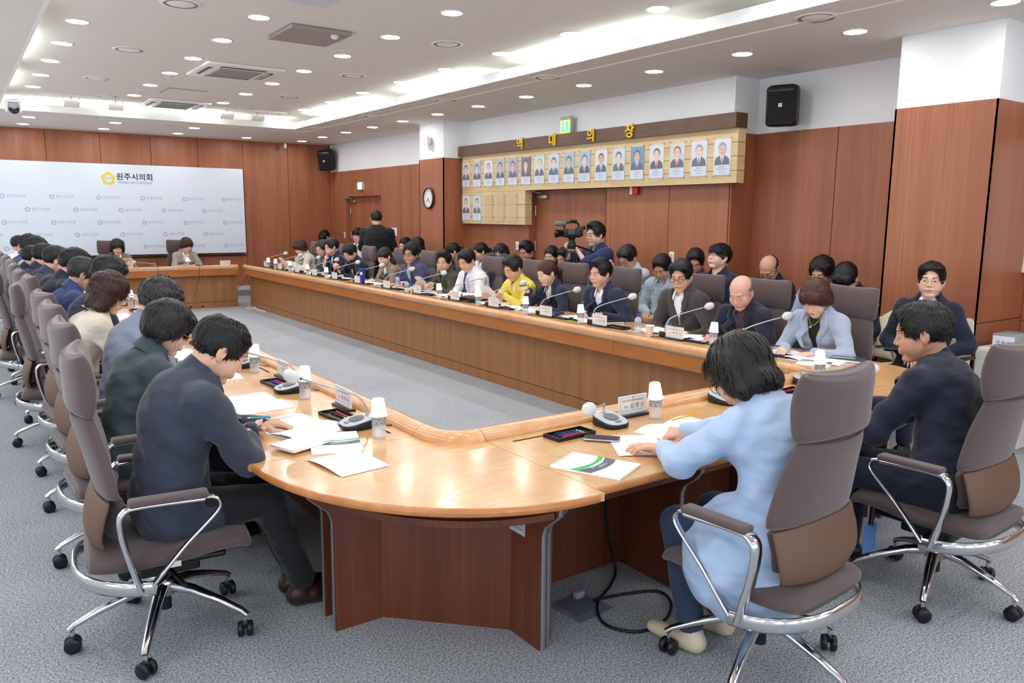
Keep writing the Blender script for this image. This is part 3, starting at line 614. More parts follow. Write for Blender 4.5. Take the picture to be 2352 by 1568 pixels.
def corner(label, mirror):
    t = thing('corner_desk', label, 'desk', (0, 0, 0), group='curved corner desks')
    X = (lambda x: 5.94-x) if mirror else (lambda x: x)
    def arc(cx, cyy, rx, ry, a0, a1, n): return [(cx+rx*math.cos(a0+(a1-a0)*k/n), cyy+ry*math.sin(a0+(a1-a0)*k/n)) for k in range(n+1)]
    inner = [(1.58, 2.9735)]+arc(1.785, 2.93, .205, .205, PI, 1.5*PI, 10)+[(1.7985, 2.725)]
    outer = [(1.7985, 1.966)]+arc(1.775, 2.9735, .89, 1.0, 1.5*PI, PI, 26)
    poly = [(X(x), y) for x, y in inner+outer]
    if mirror: poly = poly[::-1]
    poly2 = []
    MB().prism(poly[::-1] if sum((poly[i][0]*poly[(i+1) % len(poly)][1]-poly[(i+1) % len(poly)][0]*poly[i][1]) for i in range(len(poly))) < 0 else poly, ZT-.03, ZT, W_TOP).build('desktop', None, t)
    eb = [(X(x), y, (X(1.775)-X(x))*-1, y-2.9735) for x, y in arc(1.775, 2.9735, .89, 1.0, PI+.0005, 1.5*PI-.0005, 40)]; b = MB()
    sweep(b, [(-.002, ZT), (.006, ZT-.001), (.011, ZT-.006), (.013, ZT-.015), (.011, ZT-.026), (.004, ZT-.032), (-.002, ZT-.032)], [(x, y, nx/math.hypot(nx, ny), ny/math.hypot(nx, ny)) for x, y, nx, ny in eb], W_EDGE); b.build('edge_band', None, t)
    pts = [(1.68, 2.9735, -1, 0)]+[(1.785+.105*math.cos(a), 2.93+.105*math.sin(a), math.cos(a), math.sin(a)) for a in [PI+PI/2*k/10 for k in range(11)]]+[(1.7985, 2.825, 0, -1)]
    pts = [(X(x), y, -nx if mirror else nx, ny) for x, y, nx, ny in pts]
    b = MB(); sweep(b, rail_profile(), pts, W_RAIL); b.build('rail', None, t)
    b = MB(); sweep(b, [(0.004, .588), (.004, .697), (.026, .697), (.026, .588)], pts, W_FASC); b.build('fascia', None, t)
    b = MB(); sweep(b, [(-.002, .698), (-.002, .709), (.01, .709), (.01, .698)], pts, ALU_B); b.build('metal_strip', None, t)
    b = MB(); sweep(b, [(.115, 0), (.115, .588), (.135, .588), (.135, 0)], pts, W_FRONT); b.build('front_panel', None, t)
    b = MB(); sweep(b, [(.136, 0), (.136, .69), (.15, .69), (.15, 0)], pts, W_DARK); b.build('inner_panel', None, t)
    # base: two flared leg panels and a diagonal back panel, with a shelf following the curve
    def wall(name, p, q, z0, z1, m=W_DARK, th=.024):
        d = Vector((q[0]-p[0], q[1]-p[1], 0)); a = math.atan2(d.y, d.x); c = ((p[0]+q[0])/2, (p[1]+q[1])/2, (z0+z1)/2)
        return MB().box(c, (d.length, th, z1-z0), m, rot=rotm(rz=a)).build(name, None, t)
    wall('back_panel', (X(1.364), 2.848), (X(1.755), 2.45), 0, .69)
    def flared(p0, dirv):
        poly = [(0, 0), (.235, 0), (.235, .47), (.25, .51), (.3, .55), (.335, .58), (.345, .69), (0, .69)]
        if dirv[0]: poly = [(a*.95, z) for a, z in poly]
        T = frame_T((X(p0[0]), p0[1], 0), (-dirv[0] if mirror else dirv[0], dirv[1], 0), (0, 0, 1))
        o = MB().prism(poly, -.018, .018, W_DARK, T=T).build('leg_panel', None, t)
        MB().tube([T @ Vector((a+.002, z, 0)) for a, z in poly[1:7]], [(.003, .0125)]*6, ALU_B, n=8, flat=tuple((T.to_3x3() @ Vector((0, 0, 1))))).build('edge_strip', None, o)
        return o
    flared((1.37, 2.855), (-1, 0)); flared((1.757, 2.49), (0, -1))
    sh = arc(1.775, 2.9735, .70, .81, 1.5*PI-.06, PI+.05, 18); pl = [(X(x), y) for x, y in sh+[(1.364, 2.86), (1.74, 2.50)]]
    if mirror: pl = pl[::-1]
    MB().prism(pl[::-1], .572, .598, W_DARK).build('shelf', None, t)
    if not mirror:
        s = MB().box((1.7355, 2.41, .475), (.002, .12, .075), mat('asset_sticker', (196, 200, 204), .5)); s.box((1.7345, 2.41, .49), (.001, .1, .006), INK); s.box((1.7345, 2.41, .475), (.001, .1, .006), INK); s.box((1.7345, 2.41, .46), (.001, .1, .006), INK)
        s.build('asset_sticker', None, t)
        MB().box((1.7365, 2.36, .545), (.002, .06, .03), mat('asset_sticker', (196, 200, 204))).build('asset_sticker', None, t)
corner('curved corner desk nearest the camera with open shelf and leg panels', False)
corner('curved corner desk at the right near end of the horseshoe', True)

# ------------------------------------------------------------------ chairs
def cushion(mb, spine, m, n=28, ex=3.2, curv=0, T=None):
    """rounded pad: spine rows are (x, z, tx, tz, half width, half thickness); the pad runs along z or x and spans y"""
    rings = []
    N = len(spine)
    ext = []
    for i, (x, z, hw, ht) in enumerate(spine):
        a = spine[max(0, i-1)]; c = spine[min(N-1, i+1)]; dx, dz = c[0]-a[0], c[1]-a[1]; L = math.hypot(dx, dz) or 1
        ext.append((x, z, hw, ht, dx/L, dz/L))
    f = ext[0]; l = ext[-1]
    rows = [(f[0]-f[4]*0, f[1], f[2]*.9, f[3]*.35, f[4], f[5])]+[(f[0]+f[4]*.012, f[1]+f[5]*.012, f[2]*.985, f[3]*.85, f[4], f[5])]+ext[1:-1]+[(l[0]-l[4]*.012, l[1]-l[5]*.012, l[2]*.985, l[3]*.85, l[4], l[5])]+[(l[0], l[1], l[2]*.9, l[3]*.35, l[4], l[5])]
    for x, z, hw, ht, tx, tz in rows:
        nx, nz = tz, -tx      # thickness direction (forward for a back, up for a seat)
        rg = []
        for k in range(n):
            a = 2*PI*k/n; ca, sa = math.cos(a), math.sin(a)
            y = hw*math.copysign(abs(ca)**(2/ex), ca); q = ht*math.copysign(abs(sa)**(2/2.6), sa)+curv*(y/hw)**2*.5 if hw else 0
            rg.append(Vector((x+nx*q, y, z+nz*q)))
        rings.append(rg)
    mb.loft(rings, m, T=T)
def dense(sp, n=4):
    out = []
    for i in range(len(sp)-1):
        p0, p1, p2, p3 = sp[max(i-1, 0)], sp[i], sp[i+1], sp[min(i+2, len(sp)-1)]
        for k in range(n):
            t = k/n; out.append(tuple(.5*((2*b)+(-a+c)*t+(2*a-5*b+4*c-d)*t*t+(-a+3*b-3*c+d)*t**3) for a, b, c, d in zip(p0, p1, p2, p3)))
    return out+[sp[-1]]
def make_exec_chair():
    t = thing('swivel_chair', '', 'chair')
    b = MB(); cushion(b, dense([(-.258, .965, .208, .03), (-.255, .99, .22, .044), (-.25, 1.07, .226, .05), (-.26, 1.145, .222, .044), (-.27, 1.18, .21, .028)]), CHF, curv=.07); b.build('headrest', None, t)
    b = MB(); cushion(b, dense([(-.196, .655, .25, .026), (-.2, .7, .252, .034), (-.222, .82, .232, .036), (-.248, .92, .205, .034), (-.256, .965, .192, .026)]), CHF, curv=.07)
    b.build('backrest', None, t)
    b = MB(); cushion(b, dense([(-.235, .45, .222, .012), (-.25, .51, .24, .018), (-.24, .58, .25, .02), (-.222, .64, .25, .018), (-.214, .668, .248, .01)]), CHL, curv=.07); b.build('lumbar_panel', None, t)
    b = MB(); cushion(b, dense([(-.18, .47, .18, .025), (-.19, .56, .2, .03), (-.17, .65, .21, .03)]), CHF, curv=.07); b.build('inner_back_pad', None, t)
    b = MB(); cushion(b, dense([(-.27, .41, .21, .04), (-.2, .405, .245, .045), (0, .405, .255, .046), (.18, .42, .25, .045), (.27, .41, .235, .036), (.3, .385, .22, .022)]), CHF, curv=0); b.build('seat', None, t)
    for s in (1, -1):
        y = .295*s
        MB().box((.01, y, .657), (.27, .062, .028), CHF, bv=.011).build('armrest_pad', None, t)
        b = MB()
        b.tube(smooth_pts([(.13, y, .64), (-.09, y, .645), (-.14, y, .63), (-.155, y, .59), (-.145, y, .5), (-.12, y, .4), (-.1, y*.98, .325)], 5), [(.013, .03)]*31, ALU, n=12, flat=(0, 1, 0))
        b.tube(smooth_pts([(.1, y, .64), (.16, y, .638), (.185, y, .615), (.17, y, .575), (.06, y, .47), (-.03, y, .37), (-.06, y*.98, .33)], 5), [(.008, .014)]*31, ALU, n=10, flat=(0, 1, 0))
        b.build('arm_frame', None, t)
    b = MB(); pts = [(-.05, .285, .318)]+[(-.1-.21*math.sin(a), .287*math.copysign(abs(math.cos(a))**.75, math.cos(a)), .325+.03*math.sin(a)) for a in [PI*k/20 for k in range(21)]]+[(-.05, -.285, .318)]
    b.tube(pts, [(.012, .028)]*23, ALU, n=10, flat=(0, 0, 1)); b.tube([(-.08, .28, .315), (0, .1, .28), (0, -.1, .28), (-.08, -.28, .315)], [(.02, .012)]*4, ALU, n=8); b.build('rear_band', None, t)
    b = MB(); b.box((.02, 0, .3), (.22, .16, .06), BLACK, bv=.01); b.box((.05, 0, .345), (.34, .3, .025), BLACK, bv=.01); b.tube([(.02, -.1, .3), (.05, -.27, .3)], .008, BLACK); b.build('tilt_mechanism', None, t)
    MB().lathe([(.024, .1), (.024, .28)], m=BLACK, n=14).build('gas_column', None, t)
    b = MB(); b.lathe([(.03, .155), (.045, .165), (.048, .215), (.038, .235), (.02, .24)], m=ALU, n=16)
    for k in range(5):
        a = 2*PI*k/5+R(36); c, s2 = math.cos(a), math.sin(a)
        b.tube([(c*.02, s2*.02, .2), (c*.12, s2*.12, .186), (c*.24, s2*.24, .145), (c*.325, s2*.325, .108), (c*.345, s2*.345, .09)], [(.026, .026), (.024, .02), (.019, .014), (.016, .011), (.013, .012)], ALU, n=10)
    b.build('star_base', None, t)
    for k in range(5):
        a = 2*PI*k/5+R(36); x, y = math.cos(a)*.335, math.sin(a)*.335; c = MB()
        ra = a+1.1+k; 
        for q in (-.015, .015): c.lathe([(.008, -.011), (.026, -.011), (.031, -.006), (.031, .006), (.026, .011), (.008, .011)], c=(x-math.sin(ra)*q*1.2, y+math.cos(ra)*q*1.2, .031), m=BLACK, n=16, rot=rotm(rz=ra) @ rotm(rx=PI/2))
        c.box((x, y, .05), (.03, .024, .03), BLACK, bv=.008, ); c.tube([(x, y, .05), (x, y, .09)], .008, ALU); c.build('caster', None, t)
    MB().box((.02, -.2565, .385), (.045, .003, .022), LABEL, rot=rotm(rx=.1)).build('care_label', None, t)
    return t
chair0 = make_exec_chair(); chair_used = [0]
def chair(x, y, rz, lab, grp):
    t = chair0 if not chair_used[0] else copy_tree(chair0); chair_used[0] = 1
    t.location = (x, y, 0); t.rotation_euler = (0, 0, rz); return tag(t, lab, 'chair', grp)
CREAM = mat('cream_mesh_back', (222, 212, 184), .6)
def make_guest_chair():
    t = thing('guest_chair', '', 'chair')
    b = MB(); cushion(b, dense([(-.2, .52, .2, .012), (-.21, .62, .22, .014), (-.235, .8, .215, .014), (-.27, .93, .19, .01)]), CREAM, curv=.05, ex=4); b.build('backrest', None, t)
    b = MB(); cushion(b, dense([(-.2, .44, .2, .025), (0, .445, .23, .03), (.2, .44, .22, .025)]), mat('guest_seat_fabric', (60, 60, 66), .8)); b.build('seat', None, t)
    for s in (1, -1):
        MB().box((0, .27*s, .665), (.24, .05, .02), BLACK, bv=.009).build('armrest', None, t)
        b = MB(); b.tube(smooth_pts([(.02, .27*s, .655), (-.06, .27*s, .6), (-.1, .26*s, .45), (-.02, .25*s, .42)]), .012, WHITE)
        b.tube(smooth_pts([(.2, .24*s, .02), (.2, .24*s, .4), (-.02, .24*s, .43), (-.2, .24*s, .42), (-.24, .24*s, .02)], 4), .012, WHITE); b.build('side_frame', None, t)
    MB().tube([(-.2, .2, .5), (-.18, 0, .45), (-.2, -.2, .5)], .012, WHITE).build('back_support', None, t)
    return t
guest0 = make_guest_chair(); gu = [0]
def guest(x, y, rz, lab, grp='pale guest chairs along the right wall'):
    t = guest0 if not gu[0] else copy_tree(guest0); gu[0] = 1
    t.location = (x, y, 0); t.rotation_euler = (0, 0, rz); return tag(t, lab, 'chair', grp)

# ------------------------------------------------------------------ things on the desks; local +x points at the sitter, z 0 on the desk
def proto(f):
    c = {}
    def place(x, y, rz, lab, grp=None, z=ZT, cat=None, key=0, rot=None):
        if key not in c: c[key] = [f(key), 0]
        t = c[key][0] if not c[key][1] else copy_tree(c[key][0]); c[key][1] = 1
        t.location = (x, y, z); t.rotation_euler = rot if rot else (0, 0, rz); return tag(t, lab, cat, grp)
    return place
def _bottle(key):
    t = thing('water_bottle', '', 'bottle'); H = .155 if key else .125
    pr = [(.006, .002), (.026, .0), (.03, .006), (.03, .02)]
    for k in range(6): pr += [(.0285, .024+k*.013), (.031, .03+k*.013)]
    pr += [(.03, .105), (.024, .122), (.0125, .133), (.0125, .14)]
    MB().lathe(pr, m=WATER, n=20).build('body', None, t)
    MB().lathe([(.0306, .06), (.0312, .062), (.0312, .094), (.0306, .096)], m=mat('bottle_label', (200, 206, 214), .5, alpha=.75, var=((160, 160, 160), (90, 92, 104))), n=20, cap=False).build('label_wrap', None, t)
    if key: MB().lathe([(.014, .138), (.0145, .14), (.0145, .154), (.013, .156)], m=BLUE, n=16).build('cap', None, t)
    return t
bottle = proto(_bottle)
def _cup(key):
    t = thing('paper_cup', '', 'cup')
    MB().lathe([(.037, .0), (.0385, .003), (.037, .006), (.035, .006), (.0265, .074), (.0245, .076), (.0245, .072), (.001, .072)] if not key else [(.001, .004), (.0245, .004), (.0245, .0), (.0265, .002), (.035, .07), (.037, .071), (.0385, .074), (.037, .076), (.034, .07), (.0245, .008)], m=CUPM, n=24, cap=False).build('cup_body', None, t)
    return t
cup = proto(_cup)
def _mic(key):     # key: (reach forward, height, sideways); +x towards the sitter
    fx, hz, sy = key
    t = thing('conference_microphone', '', 'microphone')
    n = 28; rings = []
    def se(a, rx, ry, e=3.0): c, s = math.cos(a), math.sin(a); return (rx*math.copysign(abs(c)**(2/e), c), ry*math.copysign(abs(s)**(2/e), s))
    def ring(rx, ry, z0, z1): return [Vector((se(2*PI*k/n, rx, ry)[0], se(2*PI*k/n, rx, ry)[1], z0+(z1-z0)*(.5-se(2*PI*k/n, rx, ry)[0]/rx/2))) for k in range(n)]
    MB().loft([ring(.074, .064, 0, 0), ring(.08, .07, .006, .006), ring(.08, .07, .018, .046), ring(.076, .066, .022, .05)], BLACK).build('base', None, t)
    MB().loft([ring(.077, .067, .021, .049), ring(.074, .064, .025, .053), ring(.07, .06, .026, .054)], GREYP).build('top_plate', None, t)
    b = MB(); sl = math.atan2(.028, .14)
    b.lathe([(.001, .0445), (.036, .0445)], c=(-.006, 0, 0), m=GREYD, n=24, rot=rotm(ry=sl)); b.build('speaker_grille', None, t)
    MB().box((.052, 0, .0335), (.014, .032, .003), GREYD, rot=rotm(ry=sl), bv=.001).build('button', None, t)
    pts = smooth_pts([(-.05, 0, .05), (-.048, 0, .085), (-.03+fx*.1, sy*.1, .05+hz*.55), (fx*.5, sy*.5, .05+hz*.8), (fx, sy, .05+hz)], 6)
    MB().tube(pts, [.0075]*3+[.0048]*(len(pts)-3), mat('gooseneck_grey', (176, 178, 182), .3, .6), n=8).build('gooseneck', None, t)
    d = (pts[-1]-pts[-4]).normalized(); q = Vector((0, 0, 1)).rotation_difference(d).to_matrix(); e = pts[-1]
    h = MB().lathe([(.006, -.02), (.0085, .0), (.009, .035), (.005, .042)], c=e, m=BLACK, n=12, rot=q).build('mic_capsule', None, t)
    MB().lathe([(.007, -.014), (.018, .0), (.029, .014), (.03, .036), (.025, .058), (.015, .068), (.003, .066)], c=e, m=COVERM, n=9, rot=q @ rotm(rz=.3)).build('mic_cover', None, t)
    MB().tube(smooth_pts([(-.075, .02, .015), (-.11, .03, .006), (-.13, .07, .005), (-.16, .05, .005)]), .003, BLACK, n=6).build('cable', None, t)
    return t
mic = proto(_mic)
def _plate(key):      # printed faces on +x (sitter) and -x (hall)
    nm, front = key
    t = thing('name_plate', '', 'name plate')
    MB().box((0, 0, .006), (.05, .19, .012), BLACK, bv=.003).build('stand', None, t); MB().box((0, 0, .016), (.016, .18, .012), GREYP, bv=.002).build('holder', None, t)
    b = MB().box((0, 0, .062), (.006, .185, .086), WHITE)
    bl = mat('plate_border_blue', (120, 136, 200), .5); bi = mat('plate_ink', (66, 58, 104), .5)
    for s in (-1, 1):
        T = frame_T((s*.0034, 0, .062), (0, s, 0), (0, 0, 1))
        for (x, y, w, h) in ((0, .036, .166, .0016), (0, -.03, .166, .0016), (-.083, .003, .0016, .066), (.083, .003, .0016, .066)): b.box((x, y, 0), (w, h, .0006), bl, T=T)
        b.lathe([(.0015, 0), (.0045, 0)], c=(0, .0335, .0006), m=bi, n=8, T=T, cap=False)
        add_text(b, '원주시의회 행정복지위원회', .0125, T @ Matrix.Translation((0, .018, .0006)), bi)
        add_text(b, '위원', .013, T @ Matrix.Translation((-.045, -.012, .0006)), bi); add_text(b, ' '.join(nm), .028, T @ Matrix.Translation((.028, -.01, .0006)), bi)
    b.build('sign_board', None, t); return t
plate = proto(_plate)
def _tray(key):
    t = thing('pen_tray', '', 'tray'); b = MB(); b.box((0, 0, .003), (.1, .22, .004), BLACK)
    for c, d in (((.05, 0, .009), (.004, .22, .016)), ((-.05, 0, .009), (.004, .22, .016)), ((0, .108, .009), (.1, .004, .016)), ((0, -.108, .009), (.1, .004, .016))): b.box(c, d, BLACK)
    b.build('tray_body', None, t); return t
tray = proto(_tray)
def _pen(key):
    m = {'blue': BLUE, 'red': REDP, 'black': BLACK, 'yellow': mat('pencil_yellow', (240, 170, 20), .4), 'teal': mat('pen_teal', (20, 160, 170), .35), 'white': WHITE}[key]
    t = thing('pencil' if key == 'yellow' else 'pen', '', 'pen'); MB().tube([(0, -.07, 0), (0, .055, 0)], .0045, m, n=8).build('barrel', None, t)
    MB().tube([(0, .055, 0), (0, .07, 0)], [.004, .001], WHITE if key != 'white' else BLUE, n=8).build('tip', None, t)
    MB().box((0, -.045, .006), (.003, .04, .002), m).build('clip', None, t); return t
pen = proto(_pen)
def page_geo(w, h, curl, n=10, z0=.0, lift=.0):
    vs = []; fs = []
    for i in range(n+1):
        u = i/n
        for j in range(4):
            v = j/3; vs.append((-h/2+h*v, w*u, z0+curl*math.sin(PI*u)**.8*(.55+.45*u)*(1-.2*v)+lift*(u**2)))
    for i in range(n):
        for j in range(3): fs.append((i*4+j, (i+1)*4+j, (i+1)*4+j+1, i*4+j+1))
    return vs, fs
PRINT = mat('printed_page', (247, 248, 251), .6)
def _prn():
    m = PRINT; nt = m.node_tree; b = nt.nodes['Principled BSDF']; N = nt.nodes.new; Lk = nt.links.new
    tc = N('ShaderNodeTexCoord'); sx = N('ShaderNodeSeparateXYZ'); Lk(tc.outputs['Object'], sx.inputs[0])
    w = N('ShaderNodeMath'); w.operation = 'MULTIPLY'; w.inputs[1].default_value = 420; Lk(sx.outputs[0], w.inputs[0])
    s = N('ShaderNodeMath'); s.operation = 'SINE'; Lk(w.outputs[0], s.inputs[0]); g = N('ShaderNodeMath'); g.operation = 'GREATER_THAN'; g.inputs[1].default_value = .45; Lk(s.outputs[0], g.inputs[0])
    no = N('ShaderNodeTexNoise'); no.inputs['Scale'].default_value = 160; Lk(tc.outputs['Object'], no.inputs[0]); g2 = N('ShaderNodeMath'); g2.operation = 'GREATER_THAN'; g2.inputs[1].default_value = .5; Lk(no.outputs[0], g2.inputs[0])
    n2 = N('ShaderNodeTexNoise'); n2.inputs['Scale'].default_value = 9; Lk(tc.outputs['Object'], n2.inputs[0]); g3 = N('ShaderNodeMath'); g3.operation = 'GREATER_THAN'; g3.inputs[1].default_value = .47; Lk(n2.outputs[0], g3.inputs[0])
    a = N('ShaderNodeMath'); a.operation = 'MULTIPLY'; Lk(g.outputs[0], a.inputs[0]); Lk(g2.outputs[0], a.inputs[1]); a2 = N('ShaderNodeMath'); a2.operation = 'MULTIPLY'; Lk(a.outputs[0], a2.inputs[0]); Lk(g3.outputs[0], a2.inputs[1])
    mx = N('ShaderNodeMix'); mx.data_type = 'RGBA'; mx.inputs[6].default_value = lin((247, 248, 251)); mx.inputs[7].default_value = lin((212, 214, 224)); Lk(a2.outputs[0], mx.inputs[0]); Lk(mx.outputs[2], b.inputs['Base Color'])
_prn()
def _open(key):       # open booklet: two curled page blocks and a cover
    t = thing('open_booklet', '', 'booklet')
    b = MB(); v, f = page_geo(.205, .29, .02); b.add([(x, y, z+.003) for x, y, z in v], f, PRINT, True); b.build('right_page', None, t)
    b = MB(); b.add([(x, -y, z+.003) for x, y, z in v], [tuple(reversed(q)) for q in f], PRINT, True); b.build('left_page', None, t)
    MB().box((0, 0, .0012), (.297, .415, .002), mat('booklet_cover_'+('green' if key else 'white'), (40, 150, 84) if key else (240, 240, 242), .5)).build('cover', None, t); return t
openbook = proto(_open)
def _sheet(key):
    t = thing('paper_sheet', '', 'paper'); b = MB(); v, f = page_geo(.21, .297, .004 if not key else .03, z0=.001); b.add([(x, y-.105, z) for x, y, z in v], f, PRINT, True); b.build('page', None, t); return t
sheet = proto(_sheet)
def _report(key):     # closed report: white cover, green and slate sweep with white script
    t = thing('report_booklet', '', 'booklet'); MB().box((0, 0, .004), (.29, .205, .007), PAPER).build('pages', None, t)
    b = MB(); b.box((0, 0, .0082), (.292, .207, .0012), PAPER)
    gr = mat('report_green', (52, 176, 96), .4); sl = mat('report_slate', (74, 86, 100), .4)
    def band(c0, c1, m, z):
        n = 14; P = [(-.145+.29*0, 0)]; lo = []; hi = []
        for k in range(n+1):
            y = -.103+.206*k/n; s = .03*math.sin(PI*k/n-.4); lo.append((c0+s, y)); hi.append((c1+s*.6, y))
        b.add([(x, y, z) for x, y in lo]+[(x, y, z) for x, y in hi], [(k, n+1+k, n+2+k, k+1) for k in range(n)], m)
    band(-.02, .035, sl, .0091); band(-.05, -.02, gr, .0092)
    add_text(b, '원주시의회', .022, frame_T((.005, 0, .0096), (0, 1, 0), (-1, 0, 0)), WHITE); add_text(b, '업무보고', .018, frame_T((.028, .01, .0096), (0, 1, 0), (-1, 0, 0)), WHITE)
    b.build('cover', None, t); return t
report = proto(_report)
def _phone(key):
    t = thing('smartphone', '', 'phone'); MB().box((0, 0, .0045), (.075, .155, .008), mat('phone_frame_silver', (186, 188, 206), .3, .6), bv=.003).build('body', None, t); MB().box((0, 0, .0088), (.07, .15, .0006), mat('phone_glass', (52, 54, 62), .08)).build('screen', None, t); return t
phone = proto(_phone)
def _note(key):
    t = thing('notebook', '', 'notebook'); MB().box((0, 0, .009), (.15, .2, .012), PAPER).build('pages', None, t)
    c = mat('notebook_'+key, dict(green=(52, 72, 62), black=(24, 24, 26), navy=(40, 60, 100))[key], .5); b = MB(); b.box((0, 0, .0015), (.155, .21, .003), c, bv=.001); b.box((0, 0, .0165), (.155, .21, .003), c, bv=.001); b.box((0, -.104, .009), (.15, .003, .016), c); b.build('cover', None, t); return t
notebook = proto(_note)
# ------------------------------------------------------------------ smooth-union bodies meshed by surface nets
def V3(*a): return np.array(a, float)
def nrm(v): return v/(np.linalg.norm(v)+1e-12)
class SDF:
    def __init__(s, vox, k=.02): s.p = []; s.vox = vox; s.k = k
    def rc(s, a, b, ra, rb=None, m=0, k=None, flat=None, op='u'):
        rb = ra if rb is None else rb; a = np.array(a, float); b = np.array(b, float); r = max(ra, rb)
        s.p.append(('rc', (a, b, ra, rb, flat), np.minimum(a, b)-r, np.maximum(a, b)+r, m, s.k if k is None else k, op)); return s
    def el(s, c, r, Rm=None, m=0, k=None, op='u'):
        c = np.array(c, float); r = np.array(r, float); e = max(r) if Rm is not None else r
        s.p.append(('el', (c, r, Rm), c-e, c+e, m, s.k if k is None else k, op)); return s
    def cut(s, fn, k=.004): s.p.append(('fn', fn, None, None, 0, k, 'c')); return s
    def mesh(s, disp=None):
        lo = np.min([p[2] for p in s.p if p[6] == 'u'], 0)-3*s.vox; hi = np.max([p[3] for p in s.p if p[6] == 'u'], 0)+3*s.vox
        n = np.ceil((hi-lo)/s.vox).astype(int)+1; ax = [lo[i]+s.vox*np.arange(n[i]) for i in range(3)]
        D = np.full(n, .3); Mi = np.zeros(n, np.int8)
        for kind, pr, a, b, m, k, op in s.p:
            if kind == 'fn': sl = (slice(0, n[0]), slice(0, n[1]), slice(0, n[2]))
            else:
                pad = k+2.5*s.vox; i0 = np.maximum(0, np.floor((a-pad-lo)/s.vox).astype(int)); i1 = np.minimum(n, np.ceil((b+pad-lo)/s.vox).astype(int)+1); sl = tuple(slice(i0[i], i1[i]) for i in range(3))
                if any(i1[i] <= i0[i] for i in range(3)): continue
            X = ax[0][sl[0]][:, None, None]; Y = ax[1][sl[1]][None, :, None]; Z = ax[2][sl[2]][None, None, :]
            if kind == 'rc':
                A, B, ra, rb, flat = pr; px, py, pz = X-A[0], Y-A[1], Z-A[2]; ba = B-A
                if flat is not None:
                    nn, sc_ = flat; dn = (px*nn[0]+py*nn[1]+pz*nn[2])*(sc_-1); px, py, pz = px+dn*nn[0], py+dn*nn[1], pz+dn*nn[2]; ba = ba+nn*(ba@nn)*(sc_-1)
                L = ba@ba; t = np.clip((px*ba[0]+py*ba[1]+pz*ba[2])/(L+1e-12), 0, 1)
                d = np.sqrt((px-ba[0]*t)**2+(py-ba[1]*t)**2+(pz-ba[2]*t)**2)-(ra+(rb-ra)*t)
            elif kind == 'el':
                C, r, Rm = pr; px, py, pz = np.broadcast_arrays(X-C[0], Y-C[1], Z-C[2])
                if Rm is not None: px, py, pz = (px*Rm[0, j]+py*Rm[1, j]+pz*Rm[2, j] for j in range(3))
                k0 = np.sqrt((px/r[0])**2+(py/r[1])**2+(pz/r[2])**2); k1 = np.sqrt((px/r[0]**2)**2+(py/r[1]**2)**2+(pz/r[2]**2)**2)+1e-9; d = k0*(k0-1)/k1
            else: d = pr(X, Y, Z)
            Q = D[sl]
            if op == 'u':
                h = np.clip(.5+.5*(Q-d)/k, 0, 1); near = d < Q; Mi[sl][near] = m; D[sl] = Q*(1-h)+d*h-k*h*(1-h)
            else:
                d = -d; h = np.clip(.5-.5*(Q-d)/k, 0, 1); D[sl] = Q*(1-h)+d*h+k*h*(1-h)
                if m: Mi[sl][(d > Q-.002)] = m
        if disp is not None: D = D+disp(ax[0][:, None, None], ax[1][None, :, None], ax[2][None, None, :])
        return surfnets(D, Mi, lo, s.vox)
def surfnets(D, Mi, lo, vox):
    S = D < 0; nx, ny, nz = D.shape; c = np.zeros((nx-1, ny-1, nz-1), int)
    for i in (0, 1):
        for j in (0, 1):
            for k in (0, 1): c += S[i:nx-1+i, j:ny-1+j, k:nz-1+k]
    act = (c > 0) & (c < 8); I = np.argwhere(act); N = len(I)
    if N == 0: return np.zeros((0, 3)), np.zeros((0, 4), int), np.zeros(0, int)
    idx = -np.ones(act.shape, int); idx[act] = np.arange(N); P = np.zeros((N, 3)); W = np.zeros(N)
    i, j, k = I.T
    for a in range(3):
        for u in (0, 1):
            for v in (0, 1):
                o = [0, 0, 0]; o[(a+1) % 3] = u; o[(a+2) % 3] = v; e = o.copy(); e[a] = 1
                d0 = D[i+o[0], j+o[1], k+o[2]]; d1 = D[i+e[0], j+e[1], k+e[2]]; x = (d0 < 0) != (d1 < 0)
                t = np.where(x, d0/np.where(x, d0-d1, 1), 0); q = np.stack([np.full(N, o[0]), np.full(N, o[1]), np.full(N, o[2])], 1).astype(float); q[:, a] += t
                P += q*x[:, None]; W += x
    P = P/W[:, None]; V = lo+(I+P)*vox; F = []
    for a in range(3):
        b, cc = (a+1) % 3, (a+2) % 3
        s0 = [slice(None)]*3; s1 = [slice(None)]*3; s0[a] = slice(0, -1); s1[a] = slice(1, None)
        A, B = S[tuple(s0)], S[tuple(s1)]; E = np.argwhere(A != B)
        E = E[(E[:, b] > 0) & (E[:, cc] > 0) & (E[:, b] < D.shape[b]-1) & (E[:, cc] < D.shape[cc]-1)]
        ins = A[E[:, 0], E[:, 1], E[:, 2]]
        def at(db, dc): q = E.copy(); q[:, b] += db; q[:, cc] += dc; return idx[q[:, 0], q[:, 1], q[:, 2]]
        quad = np.stack([at(-1, -1), at(0, -1), at(0, 0), at(-1, 0)], 1); quad[~ins] = quad[~ins][:, ::-1]; F.append(quad)
    F = np.concatenate(F); F = F[(F >= 0).all(1)]
    mi = Mi[I[:, 0], I[:, 1], I[:, 2]]; return V, F, mi[F[:, 0]].astype(int)
